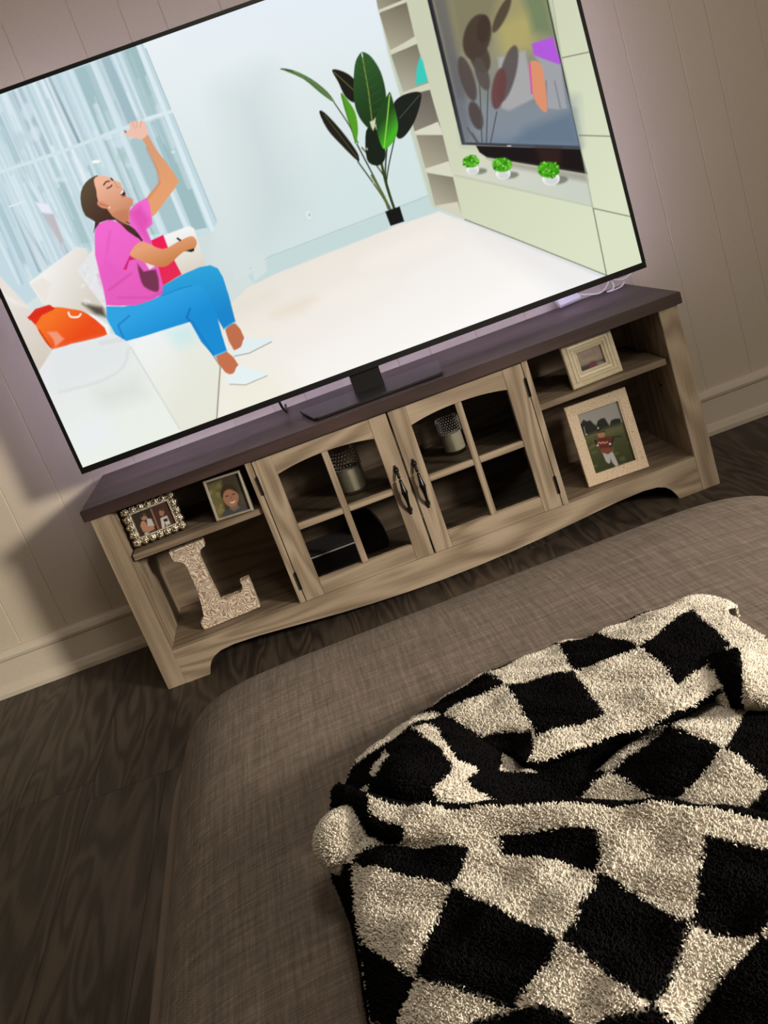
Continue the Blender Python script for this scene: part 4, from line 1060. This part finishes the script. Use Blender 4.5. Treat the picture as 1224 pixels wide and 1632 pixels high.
# ================================================================== THROW BLANKET
cK = crop(500, 930, 1.6906)
TOP = OZ + OH
def tensor(ctrl, us, vs, n):
    """Catmull-Rom surface through ctrl[row][col]=(cx,cy,h): returns points, u, v, crop px"""
    G = []
    for row in ctrl:
        r = []
        for (cx_, cy_, h) in row:
            u_, v_ = cK((cx_, cy_))[0]; P = px(u_, v_, z=TOP + h); r.append(np.r_[P, cx_, cy_])
        G.append(r)
    G = np.array(G)
    def sub(A, ts):
        out, to = [], []
        N = len(A)
        for i in range(N - 1):
            a, b, c, d = A[max(i - 1, 0)], A[i], A[i + 1], A[min(i + 2, N - 1)]
            for k in range(n):
                t_ = k / n
                out.append(.5 * (2 * b + (c - a) * t_ + (2 * a - 5 * b + 4 * c - d) * t_ ** 2 + (3 * b - a - 3 * c + d) * t_ ** 3)); to.append(ts[i] * (1 - t_) + ts[i + 1] * t_)
        out.append(A[-1]); to.append(ts[-1])
        return np.array(out), np.array(to)
    G, tv_ = sub(G, vs)
    G, tu_ = sub(np.swapaxes(G, 0, 1), us)
    G = np.swapaxes(G, 0, 1)
    UU, VV = np.meshgrid(tu_, tv_)
    return G[..., :3], UU, VV, G[..., 3], G[..., 4]

BL_V, BL_F, BL_C, T_P, T_N, T_C = [], [], [], [], [], []
nv = 0
CREAM, BLACK = lin((241, 233, 220)), lin((22, 21, 22))
def inpoly(P, x, y):
    ins = np.zeros(len(x), bool); P = np.array(P, float)
    for a, b in zip(P, np.roll(P, -1, 0)):
        if a[1] != b[1]: ins ^= ((a[1] > y) != (b[1] > y)) & (x < (b[0] - a[0]) * (y - a[1]) / (b[1] - a[1]) + a[0])
    return ins
def patch(ctrl, us, vs, colfn, n=14, dens=1 / (0.00145 ** 2), crumple=0.0025):
    global nv
    P, UU, VV, CX, CY = tensor(ctrl, us, vs, n)
    # soft crumple along z
    P = P.copy()
    P[..., 2] += crumple * (np.sin(P[..., 0] * 95 + 1.3 * np.sin(P[..., 1] * 60)) * np.cos(P[..., 1] * 80 + P[..., 0] * 30))
    P[..., 2] = np.maximum(P[..., 2], ott_z(P[..., 0], P[..., 1]) + .006)
    R_, C_ = UU.shape
    idx = np.arange(R_ * C_).reshape(R_, C_) + nv
    F = np.stack([idx[:-1, :-1], idx[1:, :-1], idx[1:, 1:], idx[:-1, 1:]], -1).reshape(-1, 4)
    col = np.where(colfn(UU.ravel(), VV.ravel(), CX.ravel(), CY.ravel())[:, None], BLACK, CREAM)
    BL_V.append(P.reshape(-1, 3)); BL_F.append(F); BL_C.append(col * .8); nv += R_ * C_
    # tufts
    a, b, c, d = P[:-1, :-1].reshape(-1, 3), P[:-1, 1:].reshape(-1, 3), P[1:, 1:].reshape(-1, 3), P[1:, :-1].reshape(-1, 3)
    nrm = np.cross(c - a, b - d); ar = np.linalg.norm(nrm, axis=1) / 2
    nrm = nrm / (2 * ar[:, None] + 1e-12)
    fl = np.sign((nrm * (np.array([CAM[0], CAM[1], CAM[2] + .5]) - a)).sum(1)); nrm *= np.where(fl == 0, 1, fl)[:, None]
    fu, fv = project((a + c) / 2)
    seen = (fu > -120) & (fu < 1344) & (fv < 1752)
    cnt = rng.poisson(ar * dens * np.where(seen, 1.0, .35))
    q = np.repeat(np.arange(len(a)), cnt); s_, t_ = rng.random(len(q)), rng.random(len(q))
    w = np.stack([(1 - s_) * (1 - t_), s_ * (1 - t_), s_ * t_, (1 - s_) * t_], -1)
    pos = w[:, :1] * a[q] + w[:, 1:2] * b[q] + w[:, 2:3] * c[q] + w[:, 3:] * d[q]
    def interp(A):
        A4 = [A[:-1, :-1].ravel(), A[:-1, 1:].ravel(), A[1:, 1:].ravel(), A[1:, :-1].ravel()]
        return sum(w[:, k] * A4[k][q] for k in range(4))
    blk = colfn(interp(UU) + rng.normal(0, .018, len(q)), interp(VV) + rng.normal(0, .018, len(q)), interp(CX) + rng.normal(0, 2, len(q)), interp(CY) + rng.normal(0, 2, len(q)))
    T_P.append(pos); T_N.append(nrm[q]); T_C.append(np.where(blk[:, None], BLACK, CREAM))

chk = lambda par: (lambda u, v, x, y: ((np.floor(u) + np.floor(v)).astype(int) % 2) == par)
# back strip, folded over towards the TV
rowsB = [[(165, 470, .0), (285, 395, .0), (470, 275, .0), (665, 197, .0), (775, 165, .0), (1010, 65, .0), (1150, 95, .0)],
         [(150, 452, .030), (272, 370, .030), (465, 248, .030), (662, 170, .030), (762, 140, .030), (1035, 38, .028), (1140, 66, .02)],
         [(108, 492, .050), (345, 352, .050), (520, 280, .054), (700, 238, .050), (880, 175, .052), (1020, 70, .036), (1120, 85, .03)],
         [(70, 575, .050), (470, 430, .046), (600, 415, .056), (790, 357, .052), (980, 275, .056), (1125, 170, .042), (1222, 160, .03)],
         [(70, 620, .045), (500, 460, .040), (582, 480, .052), (852, 398, .046), (1000, 338, .050), (1150, 262, .04), (1250, 230, .03)],
         [(75, 640, .02), (510, 470, .012), (590, 490, .015), (860, 406, .015), (1008, 346, .015), (1160, 272, .015), (1260, 240, .01)]]
def colB(u, v, x, y):
    b = ((np.floor(u) + np.floor(v)).astype(int) % 2) == 0
    b = np.where(((v > 2) & (u > -.1)) | ((u > 4) & (v < 2.5)), False, b)
    return np.where((v > 2.53) | ((u < .95) & (u > -.2) & (v > 1.85)), True, b)
patch(rowsB, [-1, 0, 1, 2, 3, 4, 5], [-.6, 0, 1, 2, 2.55, 2.8], colB)
# right middle sheet
rowsC = [[(960, 330, .0), (1070, 318, .01), (1185, 316, .015), (1340, 330, .015), (1480, 350, .01)],
         [(905, 400, .005), (958, 392, .030), (1105, 448, .046), (1228, 537, .050), (1400, 640, .05)],
         [(742, 520, .0), (800, 512, .022), (965, 602, .036), (1130, 650, .04), (1300, 720, .04)],
         [(600, 640, .0), (660, 640, .008), (820, 700, .012), (1000, 740, .015), (1180, 800, .015)]]
patch(rowsC, [-.4, 0, 1, 2, 3], [-1, 0, 1, 2], chk(0))
# hollow of the fold, pattern as it shows there
squig = [(262, 392), (300, 388), (335, 398), (352, 432), (388, 482), (440, 502), (436, 524), (408, 536), (430, 560), (492, 590), (340, 594), (318, 556), (336, 540), (376, 502), (342, 452), (290, 412)]
tri = [(512, 452), (604, 517), (494, 510)]
w1_ = [(148, 525), (196, 458), (207, 470), (168, 522)]
def colI(u, v, x, y):
    return ~(inpoly(squig, x, y) | inpoly(tri, x, y) | inpoly(w1_, x, y))
rowsI = [[(185, 450, .055), (275, 382, .050), (380, 366, .045), (455, 412, .036), (530, 445, .030), (600, 488, .022), (835, 405, .006)],
         [(160, 505, .070), (255, 465, .085), (375, 440, .074), (470, 470, .054), (560, 510, .030), (665, 530, .018), (865, 445, .006)],
         [(148, 560, .078), (235, 535, .098), (370, 535, .080), (480, 550, .055), (580, 570, .028), (705, 570, .015), (905, 515, .006)],
         [(165, 605, .050), (265, 620, .060), (380, 620, .060), (480, 618, .045), (580, 612, .022), (725, 610, .012), (925, 600, .006)]]
patch(rowsI, list(range(7)), list(range(4)), colI)
# big front sheet hanging over its hem
rowsA = [[(70, 560, .02), (170, 600, .05), (300, 622, .06), (490, 620, .07), (760, 612, .075), (1075, 628, .075), (1400, 690, .07), (1640, 740, .06)],
         [(60, 540, .060), (152, 580, .092), (290, 603, .098), (490, 602, .100), (760, 592, .104), (1075, 607, .106), (1400, 668, .10), (1640, 720, .09)],
         [(48, 585, .064), (165, 640, .096), (330, 668, .096), (500, 672, .094), (770, 666, .098), (1062, 695, .100), (1380, 750, .10), (1620, 800, .09)],
         [(45, 625, .060), (190, 702, .078), (330, 712, .086), (497, 732, .086), (770, 782, .090), (1018, 932, .090), (1206, 958, .092), (1450, 1010, .09)],
         [(42, 752, .030), (108, 756, .072), (245, 790, .080), (378, 830, .080), (671, 971, .088), (911, 1148, .086), (1010, 1195, .070), (1240, 1290, .08)],
         [(112, 930, .018), (130, 962, .052), (205, 1015, .064), (275, 1061, .070), (540, 1146, .076), (790, 1290, .07), (880, 1370, .06), (1100, 1460, .07)],
         [(150, 1150, .01), (165, 1190, .030), (195, 1195, .044), (228, 1200, .05), (430, 1300, .055), (650, 1430, .05), (760, 1520, .05), (960, 1620, .05)],
         [(185, 1330, .005), (190, 1340, .015), (210, 1350, .02), (240, 1360, .025), (400, 1460, .03), (600, 1580, .03), (700, 1660, .03), (900, 1760, .03)]]
def colA(u, v, x, y):
    b = ((np.floor(u) + np.floor(v)).astype(int) % 2) == 1
    b = np.where((v < 0) & (u > -.05), False, b)
    b = np.where((v < -.60) & (u > -.3), True, b)
    b = np.where(inpoly([(418, 722), (440, 716), (505, 728), (378, 836)], x, y), False, b)
    b = np.where(inpoly([(150, 622), (205, 645), (243, 655), (240, 703), (165, 692)], x, y), True, b)
    b = np.where((u < -.02) & ((v > 2) | (v < .9)), True, b)
    for q in ([(415, 1230), (425, 1185), (455, 1165), (500, 1152), (560, 1148), (640, 1152), (690, 1165), (705, 1200), (690, 1260)], [(762, 1240), (768, 1192), (800, 1168), (850, 1160), (906, 1150), (940, 1200), (900, 1260)]):
        b = np.where(inpoly(q, x, y), True, b)
    return b
patch(rowsA, [-1, 0, .5, 1, 2, 3, 4, 5], [-1.0, -.68, 0, 1, 2, 3, 4, 5], colA, crumple=.0034)
# rolled white end, and turned-back corner on the right
def blob(cx_, cy_, h, rx, ry, rz, black, seg=36, ring=18):
    global nv
    u_, v_ = cK((cx_, cy_))[0]; c = px(u_, v_, z=TOP + h)
    th = np.linspace(0, np.pi, ring); ph = np.linspace(0, 2 * np.pi, seg)
    TH, PH = np.meshgrid(th, ph, indexing='ij')
    D = np.stack([np.sin(TH) * np.cos(PH), np.sin(TH) * np.sin(PH), np.cos(TH)], -1)
    right, dwn = RM[0], RM[1]
    ax = np.array([right[0], right[1], 0]); ax /= np.linalg.norm(ax); ay = np.array([-ax[1], ax[0], 0])
    P = c + D[..., :1] * ax * rx + D[..., 1:2] * ay * ry + D[..., 2:] * np.array([0, 0, rz])
    idx = np.arange(ring * seg).reshape(ring, seg) + nv
    BL_F.append(np.stack([idx[:-1, :-1], idx[1:, :-1], idx[1:, 1:], idx[:-1, 1:]], -1).reshape(-1, 4))
    colr = BLACK if black else CREAM
    BL_V.append(P.reshape(-1, 3)); BL_C.append(np.tile(colr * .8, (ring * seg, 1))); nv += ring * seg
    n = int(4 * math.pi * ((rx * ry + rx * rz + ry * rz) / 3) / (.00145 ** 2))
    d = rng.normal(size=(n, 3)); d /= np.linalg.norm(d, axis=1)[:, None]
    T_P.append(c + d[:, :1] * ax * rx + d[:, 1:2] * ay * ry + d[:, 2:] * np.array([0, 0, rz]))
    nn = d[:, :1] * ax / rx + d[:, 1:2] * ay / ry + d[:, 2:] * np.array([0, 0, 1 / rz])
    T_N.append(nn / np.linalg.norm(nn, axis=1)[:, None]); T_C.append(np.tile(colr, (n, 1)))
blob(92, 690, .066, .029, .030, .024, False)
rowsD = [[(1050, 208, .030), (1062, 200, .046), (1100, 184, .058), (1148, 180, .062), (1200, 195, .05), (1280, 215, .04)],
         [(1052, 250, .028), (1068, 250, .048), (1110, 248, .056), (1156, 245, .068), (1205, 258, .06), (1290, 275, .05)],
         [(1092, 320, .012), (1106, 326, .030), (1134, 320, .034), (1158, 312, .050), (1205, 318, .05), (1290, 325, .04)],
         [(1100, 345, .0), (1112, 345, .012), (1140, 342, .015), (1160, 338, .02), (1205, 345, .02), (1290, 350, .02)]]
def colD(u, v, x, y): return (u > np.where(v > .8, 1.5, .9)) & (u < 3.0)
patch(rowsD, list(range(6)), list(range(4)), colD, n=8, crumple=.001)

throw = thing('throw_blanket', 'fluffy black and cream checkerboard throw crumpled on the ottoman', 'blanket', (0.0, -1.5, TOP))
TO = np.array([0.0, -1.5, TOP])
cloth = raw('cloth', np.concatenate(BL_V) - TO, np.concatenate(BL_F), M['pile'], throw, smooth=True, colors=np.concatenate(BL_C))
# pile: short bent three-sided tufts
tp, tn, tcol = np.concatenate(T_P) - TO, np.concatenate(T_N), np.concatenate(T_C)
n = len(tp)
rv = rng.normal(size=(n, 3)); tan = np.cross(tn, rv); tan /= np.linalg.norm(tan, axis=1)[:, None]; bit = np.cross(tn, tan)
ln = rng.uniform(.0026, .0044, n)[:, None]; lean = rng.uniform(.1, .7, n)[:, None]; rad = rng.uniform(.0006, .0009, n)[:, None]
d2 = rng.normal(size=(n, 1)) * .3
mid = tp + tn * ln * .6 + tan * ln * lean * .35
tip = mid + tn * ln * .35 + tan * ln * lean * .5 + bit * ln * d2 * .6
V_ = np.empty((n, 7, 3), np.float32)
for k in range(3):
    a = 2 * math.pi * k / 3
    off = tan * math.cos(a) + bit * math.sin(a)
    V_[:, k] = tp - tn * .001 + off * rad; V_[:, 3 + k] = mid + off * rad * .95
V_[:, 6] = tip
tri_ = []
for k in range(3):
    j = (k + 1) % 3
    tri_ += [(k, j, 3 + j), (k, 3 + j, 3 + k), (3 + k, 3 + j, 6)]
F_ = (np.arange(n)[:, None, None] * 7 + np.array(tri_)[None]).reshape(-1, 3)
vc = tcol * rng.uniform(.88, 1.1, n)[:, None]
pile = raw('pile', V_.reshape(-1, 3), F_, M['pile'], throw, smooth=True, colors=np.repeat(np.clip(vc, 0, .9), 7, axis=0))
tag(pile, kind='stuff')
print('tufts', n, 'tris', n * 9)
